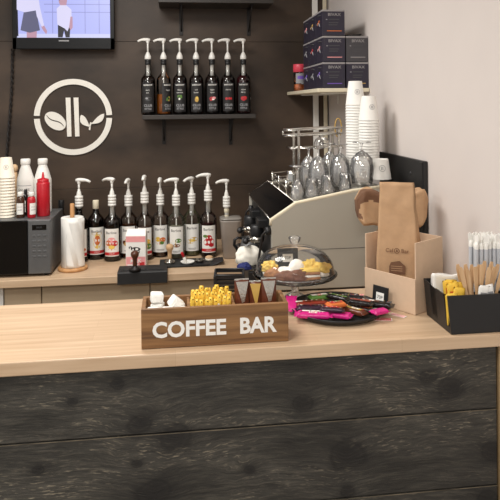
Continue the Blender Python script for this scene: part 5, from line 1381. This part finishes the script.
# yellow sugar packets leaning in the left front pocket
def packet(x, y, z, rot, lab, m='yellow', w=.040, h=.078):
    b = stick('sugar_packet', w, h, .006, (m, [(-.3, .3, .55, .75, 'orange' if m == 'yellow' else 'grey'), (-.3, .2, .3, .36, 'gold' if m == 'yellow' else 'grey')]))
    return tag(b.build('sugar_packet', None, og_at(x - (.004 if m == 'yellow' else 0) - (.014 if y == .012 else 0), y, z), rot), lab, 'sugar packet', ('yellow' if m == 'yellow' else 'white') + ' packets in the black organizer')
for k, (y, z, ry, h_) in enumerate(((.012, .022, -.06, .09), (.022, .034, .14, .09), (.033, .044, -.05, .09), (.044, .048, .20, .088), (.055, .052, -.10, .086), (.066, .048, .07, .086))):
    packet(.030, y, z, (rnd.uniform(-.04, .04), ry, rnd.uniform(-.08, .08)), 'yellow sugar packet, %s from the front in the left pocket of the organizer' % ORD[k], 'yellow', .036, h_)
# white packets
packet(.096, .014, .050, (0, R(8), 0), 'white packet standing before the stirrers at their left', 'paper', .034, .080)
packet(.134, .016, .052, (0, R(-10), 0), 'wide white packet standing before the stirrers at their right', 'paper', .026, .080)
packet(.180, .018, .048, (0, R(4), 0), 'white packet in the right front pocket of the organizer', 'paper', .042, .075)
# wooden stirrers and spoons
first = None
for k in range(14):
    L_ = .150; x = .076 + (k % 7) * .0085; y = .030 + (k // 7) * .022 + (k % 2) * .005; w = .011
    if first is None:
        b = MB(); pts = [(-w * .33, 0), (w * .33, 0), (w * .36, L_ * .55), (w * .6, L_ * .72), (w * .62, L_ * .92), (w * .36, L_), (-w * .36, L_), (-w * .62, L_ * .92), (-w * .6, L_ * .72), (-w * .36, L_ * .55)]
        b.prism(pts, .0016, M['palewood'], UP)
    lean_ = (k % 7 - 2.4) * .105 + rnd.uniform(-.015, .015)
    loc = og_at(x, y, .022 + rnd.uniform(0, .012) + (k // 7) * .006); rot = (0, lean_ * .8, rnd.uniform(-.12, .12))
    if first is None: first = tag(b.build('wooden_stirrer', None, loc, rot), 'flat wooden coffee stirrer in the fanned bunch in the black organizer', 'stirrer', 'wooden stirrers in the organizer'); o = first
    else: o = dup(first, loc, rot)
# wrapped straws
first = None
for k in range(18):
    x = .124 + (k % 6) * .0140 + (.007 if (k // 6) % 2 else 0); y = .094 + (k // 6) * .020
    loc = og_at(x, y, .0048); rot = (rnd.uniform(-.01, .02), rnd.uniform(-.012, .012) + (x - .155) * .16, rnd.uniform(0, 6))
    if first is None:
        first = thing('wrapped_straw', 'drinking straw in white paper sleeve in the upright bunch by the wall', 'straw', loc, rot, 'wrapped straws in the organizer')
        b = MB(); b.lathe([(0, 0), (.0055, 0), (.0062, .004), (.0062, .215), (.0055, .222), (0, .222)], M['strawgrey'], n=12); b.build('sleeve', first)
        b = MB(); b.prism([(-.0075, .222), (.0075, .222), (.010, .246), (.004, .252), (-.003, .246), (-.009, .250)], .0012, M['paper'], Matrix.Translation((0, .0006, 0)) @ UP)
        b.lathe([(.0064, .208), (.0068, .216), (.0058, .226), (0, .228)], M['paper'], n=10); b.build('torn_end', first)
    else: dup(first, loc, rot)
